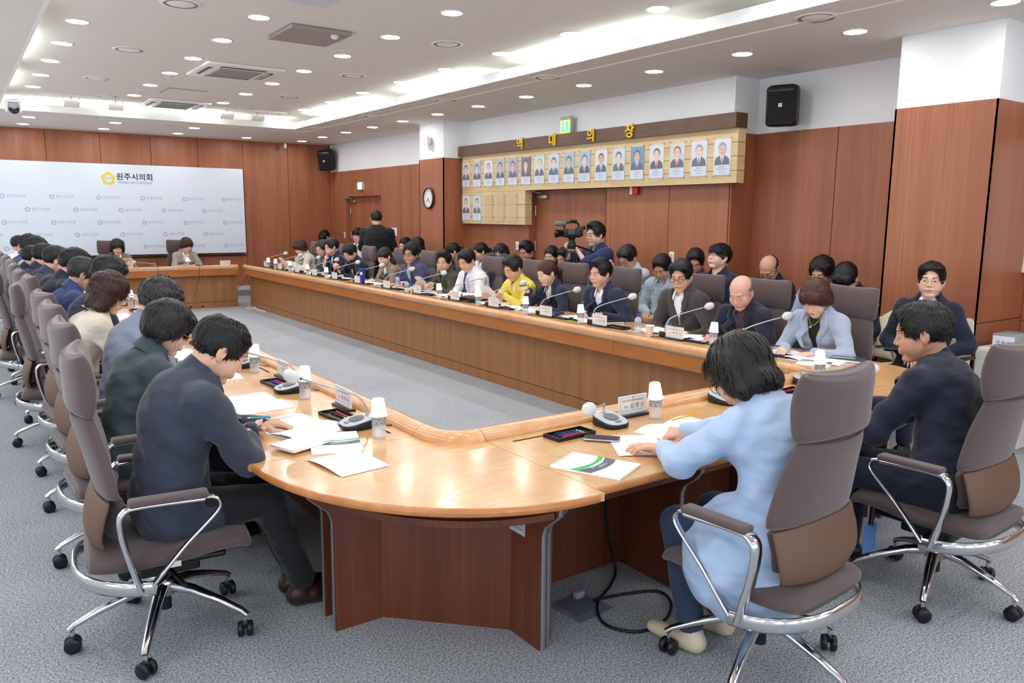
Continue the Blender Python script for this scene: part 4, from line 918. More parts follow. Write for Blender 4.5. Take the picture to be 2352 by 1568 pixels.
def np_obj(name, parts, mats, parent, smooth=True):
    V = []; F = []; Mi = []; o = 0
    for v, f, m in parts: V.append(v); F.append(f+o); Mi.append(m); o += len(v)
    V = np.concatenate(V); F = np.concatenate(F); Mi = np.concatenate(Mi)
    me = bpy.data.meshes.new(name); me.vertices.add(len(V)); me.vertices.foreach_set('co', V.ravel().astype(np.float32))
    me.loops.add(F.size); me.loops.foreach_set('vertex_index', F.ravel().astype(np.int32)); me.polygons.add(len(F))
    me.polygons.foreach_set('loop_start', (np.arange(len(F))*4).astype(np.int32)); me.polygons.foreach_set('loop_total', np.full(len(F), 4, np.int32))
    for k in mats: me.materials.append(k)
    me.polygons.foreach_set('material_index', Mi.astype(np.int32)); me.polygons.foreach_set('use_smooth', np.full(len(F), smooth)); me.update(calc_edges=True)
    ob = bpy.data.objects.new(name, me); col.objects.link(ob); ob.parent = parent; return ob
def xform(part, Rm, t, s=1.0, mirror=False):
    v, f, m = part; v = v*s
    if mirror: v = v*[1, -1, 1]; f = f[:, ::-1]
    return v@Rm.T+t, f, m

# head template, x forward, y left, z up; materials 0 skin 1 brow 2 lip 3 eye dark 4 eye white
def head_tpl(sex, eyes, vox=.0034):
    s = SDF(vox, .018); f = sex == 'f'
    s.el((-.012, 0, .032), (.096, .074, .083)); s.el((.018, 0, -.03), (.068, .058, .078), k=.03)
    jw = .046 if f else .053
    for q in (-1, 1):
        s.rc((.0, q*jw, -.045), (.055, q*.02, -.093), .018, .016, k=.02); s.el((.062, q*.036, -.02), (.022, .02, .018), k=.02)
    s.el((.068, 0, -.094), (.018, .02, .015), k=.016)
    s.rc((.078, -.032, .024), (.078, .032, .024), .011, k=.016)
    s.rc((.083, 0, .008), (.101, 0, -.026), .007, .0085, k=.012)
    for q in (-1, 1): s.el((.091, q*.0125, -.03), (.009, .0075, .007), k=.006)
    s.el((.083, 0, -.058), (.012, .024, .016), k=.014)
    for q in (-1, 1): s.el((.097, q*.031, .003), (.015, .017, .011), k=.012, op='c')
    for q in (-1, 1): s.el((.0765, q*.031, .002), (.0125, .0165, .0115), k=.003); s.el((.05, q*.04, -.042), (.03, .025, .034), k=.02)
    s.rc((.086, -.015, -.0545), (.086, .015, -.0545), .0065, k=.006); s.rc((.0855, -.011, -.0655), (.0855, .011, -.0655), .0075, k=.006)
    for q in (-1, 1):
        s.el((-.008, q*.078, -.004), (.018, .0085, .03), k=.006); s.el((-.0, q*.085, -.0), (.009, .006, .015), k=.003, op='c'); s.el((-.003, q*.074, -.03), (.01, .007, .01), k=.006)
    s.rc((-.022, 0, -.04), (-.03, 0, -.15), .056 if not f else .048, .054 if not f else .045, k=.02)
    return s.mesh()
_heads = {}
def head(sex, eyes):
    if (sex, eyes) not in _heads: _heads[sex, eyes] = features(head_tpl(sex, eyes), sex, eyes)
    return _heads[sex, eyes]
def surf_fn(v, r):
    def fn(a, b):
        k = (np.abs(v[:, 0]-a) < r) & (np.abs(v[:, 1]-b) < r)
        if not k.any(): k = ((v[:, 0]-a)**2+(v[:, 1]-b)**2) < (3*r)**2
        if not k.any(): return 0.0
        c = v[k]; c = c[c[:, 2] > c[:, 2].max()-r*1.2]; w = 1/(1e-7+(c[:, 0]-a)**2+(c[:, 1]-b)**2); return float((c[:, 2]*w).sum()/w.sum())
    return fn
def features(pr, sex, eyes):
    v, f, m = pr; fx = surf_fn(np.stack([v[:, 1], v[:, 2], v[:, 0]], 1)[v[:, 0] > .02], .005); V = [v]; F = [f]; Mi = [m*0]; n0 = [len(v)]
    def patch(top, bot, mi, off):       # two matching edges of (y, z)
        n = len(top); rows = []
        for j in range(4):
            t = j/3
            for (y0, z0), (y1, z1) in zip(top, bot): y, z = y0+(y1-y0)*t, z0+(z1-z0)*t; rows.append((fx(y, z)+off, y, z))
        q = [[n0[0]+j*n+i, n0[0]+j*n+i+1, n0[0]+(j+1)*n+i+1, n0[0]+(j+1)*n+i] for j in range(3) for i in range(n-1)]
        V.append(np.array(rows)); F.append(np.array(q)); Mi.append(np.full(len(q), mi)); n0[0] += len(rows)
    T = np.linspace(0, 1, 11)
    for q in (-1, 1):
        bw = .0032 if sex == 'm' else .002
        patch([(q*(.015+.036*t), .0225+.006*math.sin(PI*t*.75)+bw*(1-.7*t)) for t in T], [(q*(.015+.036*t), .0225+.006*math.sin(PI*t*.75)-bw*(1-.7*t)) for t in T], 1, .0012)
        e0, e1 = .0175, .0455
        if eyes == 'open':
            up = [(q*(e0+(e1-e0)*t), .001+.0044*math.sin(PI*t)**.8+.001*t) for t in T]; lo = [(q*(e0+(e1-e0)*t), .001-.0032*math.sin(PI*t)+.001*t) for t in T]
            patch(up, lo, 4, .0008); ic = q*.0312
            A_ = [max(0, .0052**2-(ic+q*(-.0052+.0104*t)-ic)**2)**.5 for t in T]
            patch([(ic+q*(-.0052+.0104*t), min(.0018+a_, .001+.0046*.97)) for t, a_ in zip(T, A_)], [(ic+q*(-.0052+.0104*t), max(.0018-a_, .001-.003)) for t, a_ in zip(T, A_)], 3, .0014)
            patch([(y, z+.0012) for y, z in up], [(y, z-.0004) for y, z in up], 3, .0018)
        else:
            c = [(q*(e0+(e1-e0)*t), .0-.0045*math.sin(PI*t)**.8) for t in T]; patch([(y, z+.0009) for y, z in c], [(y, z-.0008) for y, z in c], 3, .0009)
    w = .0215
    mid = [(-w+2*w*t, -.0595-.0015*abs(2*t-1)**2) for t in T]
    patch([(y, z+.0052*math.sin(PI*t)**.7*(1-.22*math.exp(-((t-.5)/.07)**2))) for (y, z), t in zip(mid, T)], mid, 2, .0007)
    patch(mid, [(y*.95, z-.0068*math.sin(PI*t)**.8) for (y, z), t in zip(mid, T)], 2, .0009)
    patch([(y, z+.0006) for y, z in mid], [(y, z-.0006) for y, z in mid], 5, .0014)
    for q in (-1, 1): patch([(q*(.005+.006*t), -.0345) for t in T], [(q*(.005+.006*t), -.0345-.002*math.sin(PI*t)) for t in T], 5, .0004)
    return np.concatenate(V), np.concatenate(F), np.concatenate(Mi)
def half(p, n):
    n = nrm(np.array(n, float)); return lambda X, Y, Z: (X-p[0])*n[0]+(Y-p[1])*n[1]+(Z-p[2])*n[2]
_hair = {}
def hair_tpl(style):
    if style in _hair: return _hair[style]
    s = SDF(.0042, .02); lump = .0016; lf = 60
    base = lambda rx=.107, ry=.087, rz=.095, z=.036: s.el((-.014, 0, z), (rx, ry, rz))
    facecut = lambda w=.08, t=.088, x=.105: s.el((x, 0, -.025), (.075, w, t), op='c', k=.006)
    if style in ('short', 'neat', 'parted', 'fringe', 'thin', 'tuft', 'buzz', 'curly', 'grey'):
        if style == 'curly': base(.112, .094, .104, .042); lump = .0045
        elif style == 'buzz': base(.1, .08, .088)
        else: base(.108, .085, .096, .038)
        if style == 'parted': s.el((.045, .025, .085), (.055, .05, .035)); s.el((.03, -.04, .08), (.05, .035, .03))
        if style == 'tuft': s.el((.05, 0, .1), (.045, .05, .03)); s.el((.0, 0, .115), (.06, .05, .03))
        if style == 'short': s.el((.035, .01, .09), (.05, .055, .035))
        if style == 'fringe': s.el((.06, 0, .055), (.045, .07, .05)); facecut(.082, .06, .11)
        else: facecut(.084, .108, .108)
        s.cut(half((0, 0, -.028), (-.62, 0, 1)), .008)
        for q in (-1, 1): s.el((-.004, q*.095, -.018), (.028, .03, .042), op='c', k=.004)
        s.el((.05, 0, -.05), (.06, .2, .055), op='c', k=.006)
        if style == 'thin': s.el((-.03, .0, .145), (.055, .04, .032), op='c', k=.008)
    elif style == 'bald':
        base(.101, .08, .09); facecut(.09, .12, .1); s.cut(half((0, 0, .05), (-.25, 0, -1)), .02); s.cut(half((0, 0, -.03), (-.6, 0, 1)), .008)
        for q in (-1, 1): s.el((-.004, q*.095, -.018), (.028, .03, .042), op='c', k=.004)
        s.el((.05, 0, -.02), (.055, .2, .08), op='c', k=.006)
    elif style in ('bob', 'bobshort', 'long', 'wavy'):
        base(.113, .094, .1, .038); e = {'bobshort': -.055, 'bob': -.1, 'wavy': -.115, 'long': -.19}[style]; w = .03 if style == 'bobshort' else .036
        for q in (-1, 1): s.rc((-.03, q*.066, .02), (-.025, q*.078, e+.03), .036, w, k=.03); s.rc((.02, q*.066, .03), (.012, q*.08, e+.055), .024, .022, k=.03)
        s.rc((-.07, 0, .02), (-.065, 0, e+.03), .05, .048, k=.04, flat=(V3(1, 0, 0), 1.2)); s.rc((-.06, -.04, e+.035), (-.06, .04, e+.035), .042, k=.03)
        if style == 'wavy': lump = .004; lf = 38
        facecut(.064, .082 if style != 'bobshort' else .074)
        if style in ('bobshort', 'bob'): s.el((.062, 0, .072), (.04, .06, .03), k=.02)
    elif style in ('ponytail', 'sidetail', 'bun'):
        base(.104, .083, .093, .036); facecut(.078, .09)
        s.cut(half((0, 0, -.035), (-.62, 0, 1)), .008)
        for q in (-1, 1): s.el((.005, q*.095, -.02), (.03, .03, .038), op='c', k=.004)
        s.el((.05, 0, -.05), (.06, .2, .055), op='c', k=.006)
        if style == 'ponytail': s.rc((-.1, 0, .02), (-.135, 0, -.02), .026, .03, k=.02); s.rc((-.135, 0, -.02), (-.12, 0, -.16), .03, .016, k=.02)
        elif style == 'sidetail': s.el((.06, 0, .055), (.04, .062, .03)); s.rc((-.08, .02, -.01), (-.05, .075, -.1), .03, .032, k=.02); s.rc((-.05, .075, -.1), (.03, .09, -.33), .032, .02, k=.02)
        else: s.el((-.1, 0, .05), (.035, .04, .035))
    d = lambda X, Y, Z: lump*np.sin(lf*X+9*np.sin(26*Z))*np.sin(lf*1.1*Y+1.3)*np.cos(lf*.6*Z)+lump*.5*np.sin(2.1*lf*Y+X*40)
    pr = s.mesh(d); n_, L_ = dict(short=(2600, .026), neat=(2600, .026), parted=(2600, .034), fringe=(2600, .036), thin=(2600, .026), tuft=(2600, .032), buzz=(2200, .012), curly=(3000, .03), grey=(2600, .026), bald=(900, .02), bob=(3200, .05), bobshort=(3200, .042), long=(3200, .06), wavy=(3600, .045)).get(style, (2600, .034))
    _hair[style] = strands(pr, n_, L_, style); return _hair[style]
def strands(pr, n, L, style):
    v, f, m = pr; r = np.random.default_rng(len(style)*7+3)
    a, b, c, d = (v[f[:, i]] for i in range(4)); fn = np.cross(c-a, d-b); ar = np.linalg.norm(fn, axis=1)+1e-12; fn = fn/ar[:, None]
    k = r.choice(len(f), n, p=ar/ar.sum()); u = r.random((n, 1)); w = r.random((n, 1)); P = (a[k]*(1-u)+b[k]*u)*(1-w)+(d[k]*(1-u)+c[k]*u)*w; N = fn[k]
    aw = P-np.array([-.05, .012, .13]); aw /= np.linalg.norm(aw, axis=1)[:, None]+1e-9
    g = np.array([0, 0, -1.0]); D = aw*.7+g*.75
    if style in ('parted',): D += np.stack([P[:, 0]*0-.3, np.sign(P[:, 1]-.02)*.5, P[:, 0]*0], 1)*(P[:, 2:3] > .07)
    if style in ('short', 'neat', 'thin', 'tuft', 'parted'): D += np.array([-.15, .75, 1.25])*np.clip((P[:, 0:1]-.03)/.04, 0, 1)*(P[:, 2:3] > .03)
    if style == 'tuft': D += np.array([.1, .5, .5])*(P[:, 2:3] > .07)*(P[:, 0:1] > -.02)
    if style in ('ponytail', 'bun', 'sidetail'): D = np.array([-1, 0, -.1])-aw*0*1+g*.1*(P[:, 2:3] < 0)+g*1.4*(P[:, 0:1] < -.1)
    jit = .9 if style == 'curly' else .4 if style == 'wavy' else .1 if style[:3] == 'bob' else .22
    D += r.normal(0, jit, D.shape); D -= N*(D*N).sum(1)[:, None]; D /= np.linalg.norm(D, axis=1)[:, None]+1e-9; S_ = np.cross(N, D)
    Ln = L*(.6+.7*r.random((n, 1)))*np.where((P[:, 2:3] < -.04) & (style[:3] == 'bob'), .45, 1); wd = .0011+.0008*r.random((n, 1)); lift = .001+.0035*r.random((n, 1)); bend = r.normal(0, .04 if style[:3] == 'bob' else .12, (n, 1))*L
    rows = []
    for t, h, ww in ((0, -.35, 1), (.35, .75, 1.1), (.7, .8, .8), (1, .35, .15)):
        q = P+D*Ln*t+N*lift*h-N*(Ln*t)**2*4.6+S_*bend*t*t; q[:, 2:3] -= .12*Ln*t*t; rows.append(q-S_*wd*ww); rows.append(q+S_*wd*ww)
    V = np.stack(rows, 1).reshape(-1, 3); B = (np.arange(n)*8)[:, None]; F = np.concatenate([B+[2*i, 2*i+1, 2*i+3, 2*i+2] for i in range(3)])
    return np.concatenate([v, V]), np.concatenate([f, F+len(v)]), np.concatenate([m, np.zeros(len(F), int)])
# right hand template: wrist at origin, fingers +x, back of the hand +z, thumb on +y
POSES = dict(flat=((8, 14, 8), (18, .5)), relax=((24, 34, 20), (10, .4)), pen=((52, 55, 30), (-10, 1.0)), fist=((72, 88, 50), (-20, 1.1)), hold=((38, 30, 15), (-4, .9)))
_hands = {}
def hand_tpl(pose):
    if pose in _hands: return _hands[pose]
    (c1, c2, c3), (tz, tc) = POSES[pose]; s = SDF(.0031, .007)
    s.rc((-.03, 0, 0), (.012, 0, 0), .024, .024, flat=(V3(0, 0, 1), 1.35), k=.01)
    for i, (y, L, r) in enumerate(((.028, .92, .0092), (.0095, 1.0, .0096), (-.009, .94, .009), (-.027, .76, .0078))):
        s.rc((.008, y*.55, 0), (.082-.004*abs(i-1), y, .002), .014, .0112, k=.012)
        p = V3(.084-.004*abs(i-1), y, .001); a = 0; sp = (1.5-i)*.035
        for seg, (ln, c) in enumerate(((.043, c1+(i-1)*4), (.027, c2+(i-1)*5), (.021, c3))):
            a += R(c); d = V3(math.cos(a), math.sin(sp), -math.sin(a)); q = p+nrm(d)*ln*L; s.rc(p, q, r*(1-.06*seg), r*(1-.06*(seg+1)), k=.004); p = q
    a = .75-.35*tc; p = V3(.018, .022, -.006); q = V3(.05, .043+.01*(1-tc), -.014-.008*tc); s.rc(p, q, .0155, .0125, k=.008)
    q2 = q+nrm(V3(math.cos(a*.6), math.sin(a*.6)-.5*tc, -.35*tc))*.032; s.rc(q, q2, .0118, .0104, k=.004)
    q3 = q2+nrm(V3(math.cos(a*.4), -.55*tc+.1, -.4*tc))*.026; s.rc(q2, q3, .0104, .0082, k=.004)
    _hands[pose] = s.mesh(); return _hands[pose]

SKIN = {}
def skin(k):
    c = dict(l=(226, 186, 164), m=(216, 170, 144), d=(200, 150, 124), r=(218, 168, 150))[k]
    if k not in SKIN:
        m = mat('skin_'+k, c, .48, bump=((90, 90, 90), .08, .002)); b = m.node_tree.nodes['Principled BSDF']
        b.inputs['Subsurface Weight'].default_value = .0; SKIN[k] = m
    return SKIN[k]
LIPM = mat('lips', (190, 118, 104), .45); LIPF = mat('lipstick', (200, 80, 80), .4); MOUTH = mat('mouth_line', (104, 48, 42), .6); EYED = mat('eye_dark', (28, 20, 18), .25); EYEW = mat('eye_white', (228, 222, 216), .3)
HAIRC = dict(black=(20, 19, 21), soft=(32, 29, 30), brown=(60, 36, 30), red=(74, 38, 32), grey=(104, 102, 104), dgrey=(48, 47, 50))
def hairm(k): return mat('hair_'+k, HAIRC[k], .42, bump=((300, 300, 60), .5, .002), spec=.45)
def cloth(name, c, rough=.85): return mat('cloth_'+name, c, rough, bump=((9, 9, 17), .7, .025, 1), sheen=.15)
C = dict(navy=(30, 36, 62), dnavy=(21, 27, 48), black=(20, 20, 23), char=(62, 58, 58), slate=(50, 56, 72), ltblue=(174, 196, 226), greyblue=(160, 172, 192), green=(62, 74, 80), grey=(124, 132, 150), cream=(214, 202, 186), offwhite=(206, 202, 190), blue=(42, 62, 108), white=(232, 234, 242), olive=(60, 62, 44), purple=(66, 66, 104), taupe=(136, 122, 104), yellow=(232, 214, 84), lightgrey=(160, 176, 186), jean=(38, 54, 78), sky=(150, 190, 204), tan=(138, 118, 90), beige=(160, 154, 142), plum=(66, 54, 60), steel=(96, 104, 118), royal=(34, 44, 92), pink=(190, 150, 184), palegrey=(196, 202, 220))
def cm(k): return cloth(k, C[k])

def bez(a, b, c, n): return [a*(1-t)**2+2*b*t*(1-t)+c*t*t for t in np.linspace(0, 1, n)]
def person(label, H, yaw, head_dir=(0, 15, 0), pelvis=None, sex='m', hair='short', hairc='black', sk='m', top='suit', tc='navy', inner='white', tie=None, hands=None, glasses=None, eyes='down', vox=.014, standing=False, legs=True, pants='dnavy', hs=None, group=None, shoe='black', build=1.0, vdepth=.26, badge=False, necklace=False, watch=False, lips=None, sleeve='long', face=(None,), roll=0, lanyard=False, pleg=None, elbow=None, coat=False):
    """head centre H in metres, body yaw, head (yaw offset, pitch down, roll) in degrees; hands: list of (side, (fwd, left, z), pose, (dir fwd, left, up))"""
    f = V3(math.cos(R(yaw)), math.sin(R(yaw)), 0); l = V3(-f[1], f[0], 0); up = V3(0, 0, 1); H = V3(*H); hs = hs or (1.1 if sex == 'm' else 1.06)
    hy, hp, hr = head_dir; a = R(yaw+hy); p = R(hp)
    fx = V3(math.cos(a)*math.cos(p), math.sin(a)*math.cos(p), -math.sin(p)); ly = V3(-math.sin(a), math.cos(a), 0); uz = np.cross(fx, ly)
    r_ = R(hr); ly, uz = ly*math.cos(r_)+uz*math.sin(r_), uz*math.cos(r_)-ly*math.sin(r_); RH = np.stack([fx, ly, uz], 1)
    W = build*(1.0 if sex == 'm' else .88)
    if standing: P = V3(H[0], H[1], H[2]-.66)-f*.02 if pelvis is None else V3(*pelvis)
    else: P = V3(*pelvis) if pelvis is not None else V3(H[0], H[1], .53)-f*.2
    NB = H-uz*.135*hs-fx*.035*hs; NB = NB*.75+(H-up*.17*hs-fx*.02)*.25
    root = thing('person', label, 'person', (P[0], P[1], 0), group=group); T0 = V3(P[0], P[1], 0)
    sp = nrm(NB-P); dd = nrm(f-sp*(f@sp))      # spine direction and chest forward
    bulge = .035 if not standing else .01
    m1 = P+(NB-P)*.32-dd*bulge; m2 = P+(NB-P)*.70-dd*bulge*1.2; SC = NB-sp*.055-dd*.015
    sw = .168*W; S = {1: SC+l*sw+dd*.02, -1: SC-l*sw+dd*.02}
    if hands is None: hands = [(-1, (.17, -.09, ZT+.035), 'relax', (1, .45, -.1)), (1, (.15, .11, ZT+.03), 'relax', (1, -.5, -.1))]
    HX = V3(H[0], H[1], 0); arms = []
    for q, (hf, hl, hz), pose, hd in hands:
        Wp = HX+f*hf+l*hl+up*hz; s0 = S[q]; L1, L2 = .285*(.92 if sex == 'f' else 1), .25*(.94 if sex == 'f' else 1); dv = Wp-s0; D_ = np.linalg.norm(dv)
        if D_ > L1+L2-.004: L1 *= (D_+.004)/(L1+L2); L2 = D_+.004-L1
        ca = (L1**2+D_**2-L2**2)/(2*L1*D_); ca = max(-1, min(1, ca)); pole = nrm(l*q*(elbow.get(q, .62) if elbow else .62)-up*.8-f*.15); n_ = nrm(dv); po = nrm(pole-n_*(pole@n_)); E = s0+n_*L1*ca+po*L1*math.sqrt(max(0, 1-ca*ca))
        if not standing and E[2] < .62 and (hz > .7): E[2] = max(E[2], .6)
        arms.append((q, s0, E, Wp, pose, nrm(f*hd[0]+l*hd[1]+up*hd[2]), hd))
    def torso(s, t=0, arm=True, skirt=False, kk=None, arm_end=1.0):
        fl = (dd, 1.42)
        s.el(P+up*.02, V3(.125, .17, .12)*W+t, Rm=np.stack([f, l, up], 1)); s.rc(P+sp*.04, m1, .158*W+t, .15*W+t, flat=fl); s.rc(m1, m2, .15*W+t, .168*W+t, flat=fl); s.rc(m2, SC-sp*.03, .168*W+t, .12*W+t, flat=fl)
        s.rc(S[-1]-sp*.012, S[1]-sp*.012, .052*W+t, k=.05); s.rc(SC+l*.09*W, NB+sp*.045+l*.03, .045+t, .04+t, k=.03); s.rc(SC-l*.09*W, NB+sp*.045-l*.03, .045+t, .04+t, k=.03)
        if sex == 'f':
            for q in (-1, 1): s.el(m2+dd*.085*W+l*q*.065-sp*.02, V3(.05, .055, .055)+t, k=.04)
        if skirt:
            s.rc(P-up*.02-l*.09, P+f*.12-up*.03-l*.1, .098*W+t, .08+t, k=.03) if not standing else s.rc(P, P-up*.12, .16*W+t, .165*W+t, flat=fl); 
            if not standing: s.rc(P-up*.02+l*.09, P+f*.12-up*.03+l*.1, .098*W+t, .08+t, k=.03)
        if coat and skirt:
            s.el(P-up*.1+f*.08, V3(.25, .292, .25), Rm=np.stack([f, l, up], 1), k=.06)
        if arm:
            for q, s0, E, Wp, pose, hd, _ in arms:
                e2 = E+(Wp-E)*(1.0 if arm_end >= 1 else arm_end)
                s.rc(s0, E, .053*W+t, .043*W+t, k=.045)
                if arm_end > 0: s.rc(E, e2, .0435*W+t, (.031 if t > .005 else .026)+t*.6, k=.02)
    if not pleg:
        K = {q: P+f*.42+l*q*.1-up*.02 for q in (-1, 1)}; A = {q: K[q]-up*(K[q][2]-.1)+f*.02 for q in (-1, 1)}
        if standing: K = {q: V3(P[0], P[1], P[2]*.53)+l*q*.1 for q in (-1, 1)}; A = {q: V3(P[0], P[1], .09)+l*q*.11-f*.02 for q in (-1, 1)}
    else: K = {q: P+f*pleg[0]+l*q*pleg[1]-up*.02 for q in (-1, 1)}; A = {q: P*V3(1, 1, 0)+f*pleg[2]+l*q*pleg[3]+up*.1 for q in (-1, 1)}
    # body: one mesh of torso, limbs, neck, head and hands
    s = SDF(max(vox, .014), .03); torso(s, -.012, arm_end=1.0)
    s.rc(NB-sp*.02, H-uz*.07*hs-fx*.02, .05 if sex == 'm' else .043, .05 if sex == 'm' else .043, k=.02)
    if legs:
        for q in (-1, 1): s.rc(P+l*q*.09-up*.01, K[q], .07, .045); s.rc(K[q], A[q], .045, .03)
    parts = [s.mesh()]
    parts.append(xform(head(sex, eyes), RH*hs, H))
    for q, s0, E, Wp, pose, hd, hraw in arms:
        b_ = up if abs(hd[2]) < .8 else f
        tilt = R(28)*q if pose in ('pen', 'fist') else 0
        if pose == 'hold': tilt = R(60)*q
        bk = nrm(b_-hd*(b_@hd)); th = np.cross(bk, hd); bk, th = bk*math.cos(tilt)-th*math.sin(tilt), th*math.cos(tilt)+bk*math.sin(tilt)
        Rm = np.stack([hd, th, bk], 1)
        parts.append(xform(hand_tpl(pose), Rm*(1.03 if sex == 'm' else .93), Wp, 1, mirror=(q == 1)))
    for i in range(len(parts)): parts[i] = (parts[i][0]-T0, parts[i][1], parts[i][2] if i == 1 else parts[i][2]*0)
    np_obj('body', parts, [skin(sk), hairm(hairc), lips or (LIPF if sex == 'f' else LIPM), EYED, EYEW, MOUTH], root)
    v, fc, mm = xform(hair_tpl(hair), RH*hs, H); np_obj('hair', [(v-T0, fc, mm*0)], [hairm(hairc)], root)
    fold = lambda A_: (lambda X, Y, Z: A_*(np.sin(34*Z+5*np.sin(9*X+2)+4*np.sin(11*Y))+.6*np.sin(52*Z+31*X-23*Y)))
    # garments
    def neckcut(s, r=.062): s.rc(NB-sp*.0+dd*.012, NB+sp*.2+dd*.03, r, r+.02, op='c', k=.008)
    def wedge(L, w, extra=0):
        def fn(X, Y, Z):
            px, py, pz = X-NB[0], Y-NB[1], Z-NB[2]; aa = np.abs(px*l[0]+py*l[1]+pz*l[2]); bb = -(px*sp[0]+py*sp[1]+pz*sp[2]); c = px*dd[0]+py*dd[1]+pz*dd[2]
            return np.maximum(np.maximum(aa-w*np.clip(1-bb/L, 0, 1.5), bb-L), -c+.02)*.8
        return fn
    loc = lambda a_, b_, c_: NB+l*a_-sp*b_+dd*c_
    def to_local(v): d_ = v-NB; return np.stack([d_@l, -(d_@sp), d_@dd], 1)
    nd = nrm(H-uz*.07*hs-fx*.02-NB)
    def collar(mb, r0, r1, zt, zb, wing, m, gap=R(24), tilt=.25):
        """folded collar: stand, fold line, outer fall with front points"""
        n = 26; A0 = [gap+(2*PI-2*gap)*k/n for k in range(n+1)]; rows = [[], [], [], []]
        for a in A0:
            fr = max(0, math.cos(a)); bk = .5-.5*math.cos(a); bk = bk*bk; e = nrm(dd*math.cos(a)+l*math.sin(a)); dz = tilt*fr*.12; ax = nrm(sp*(1-bk)+nd*bk)
            rows[0].append(NB+e*(r0+.004)+ax*(zb-.004-dz+.02*bk)+dd*.008); rows[1].append(NB+e*r0+ax*(zt-dz*1.3+.042*bk)+dd*.008); rows[2].append(NB+e*(r0+.007)+ax*(zt+.001-dz*1.3+.042*bk)+dd*.008)
            rows[3].append(NB+e*(r1+.02*fr+.012*bk)+ax*(zb-dz*1.8-wing*fr**2.5+.045*bk)+dd*(.008+.02*fr))
        vs = [tuple(p-T0) for r in rows for p in r]; mb.add(vs, [(j*(n+1)+i, j*(n+1)+i+1, (j+1)*(n+1)+i+1, (j+1)*(n+1)+i) for j in range(3) for i in range(n)], m, True)
    def lapels(mb, pv, L, w, m):
        cf = surf_fn(to_local(pv), vox*1.3)
        for q in (-1, 1):
            rows = []
            for t in np.linspace(0, 1, 13):
                b_ = -.03+(L+.035)*t; ai = max(.004, (w+.004)*(1-max(0, b_)/L)+.004) if b_ > 0 else .064; wd = .014+.05*min(1, t/.33) if t < .33 else .064*(1-(t-.33)/.67)+.004
                r = []
                for j, u in enumerate((0, .5, 1)):
                    a_ = ai+wd*u; c_ = min(cf(q*a_, b_), .165*W+.02*(b_ > .1))
                    if b_ < .02: c_ = max(c_, .03)
                    r.append(loc(q*a_, b_-.012*u, c_+(.004, .008, .0065)[j]))
                r.append(loc(q*(ai+wd+.001), b_-.012, min(cf(q*(ai+wd), b_-.012), .165*W)-.002)); rows.append(r)
            vs = [tuple(p-T0) for r in rows for p in r]; fs = [(i*4+j, i*4+j+1, (i+1)*4+j+1, (i+1)*4+j) for i in range(12) for j in range(3)]
            mb.add(vs, fs if q == -1 else [x[::-1] for x in fs], m, True)
    def add_mb(o, mb):      # append an MB's geometry to an object's mesh through bmesh
        bm = bmesh.new(); bm.from_mesh(o.data); vv = [bm.verts.new(p) for p in mb.v]
        for fc in mb.f:
            try: k_ = bm.faces.new([vv[i] for i in fc]); k_.smooth = True
            except ValueError: pass
        bm.to_mesh(o.data); bm.free()
    g = SDF(vox, .03); suit = top == 'suit'; kj = cm(tc)
    def cuffs(mb, m, r=.0295):
        for q, s0, E, Wp, pose, hd, _ in arms: mb.tube([tuple(Wp-hd*.02-T0), tuple(Wp+hd*.008-T0)], [r*W, r*W], m, n=14)
    if suit:
        si = SDF(vox, .03); torso(si, .001, arm=False); neckcut(si, .05); pr = si.mesh(); so = np_obj('shirt', [(pr[0]-T0, pr[1], pr[2]*0)], [cm(inner)], root)
        mb = MB()
        if inner not in ('black',) or sex == 'm': collar(mb, .053 if sex == 'm' else .047, .066 if sex == 'm' else .06, .052, .02, .024, None)
        if inner in ('white', 'sky', 'offwhite'): cuffs(mb, None)
        if mb.v: add_mb(so, mb)
        torso(g, .013, skirt=True); neckcut(g, .06); g.cut(wedge(vdepth, .06), .006)
        pr = g.mesh(fold(.0028 if vox > .012 else .0048)); jo = np_obj('jacket', [(pr[0]-T0, pr[1], pr[2]*0)], [kj], root)
        mb = MB(); collar(mb, .066 if sex == 'm' else .06, .098, .058, -.012, .0, None, gap=R(52)); lapels(mb, pr[0], vdepth, .06, None); add_mb(jo, mb)
    else:
        torso(g, .009, arm_end=1.0 if sleeve == 'long' else 0.0)
        if top == 'tee': neckcut(g, .056); g.rc(NB+sp*.03-l*.045-dd*.01, NB+sp*.03+l*.045-dd*.01, .02, k=.01)
        else:
            neckcut(g, .054); g.cut(wedge(.13, .05) if top == 'zip' else wedge(.08, .026), .006)
        if top == 'zip': si = SDF(vox, .03); torso(si, -.002, arm=False); neckcut(si, .05); pr = si.mesh(); np_obj('shirt', [(pr[0]-T0, pr[1], pr[2]*0)], [cm(inner)], root)
        pr = g.mesh(fold(.0024)); o = np_obj({'shirt': 'shirt', 'tee': 'sweater', 'zip': 'jacket'}[top], [(pr[0]-T0, pr[1], pr[2]*0)], [kj], root)
        if top != 'tee':
            mb = MB(); collar(mb, .056 if sex == 'm' else .05, .078 if top == 'zip' else .07, .052, .014, .05 if top == 'zip' else .036, None, gap=R(20)); add_mb(o, mb)
    if tie:
        b = MB(); dz = dd*(.118*W) if suit else dd*(.124*W)
        pts = [NB+sp*.028+dd*.074, NB-sp*.02+dd*.095*W, NB-sp*.1+dz*1.03, NB-sp*.2+dz*1.09, NB-sp*.32+dz*1.1]
        b.tube([tuple(x-T0) for x in pts], [(.009, .014), (.006, .013), (.006, .02), (.006, .024), (.005, .026)], cm(tie), n=8, flat=tuple(l)); b.build('tie', None, root)
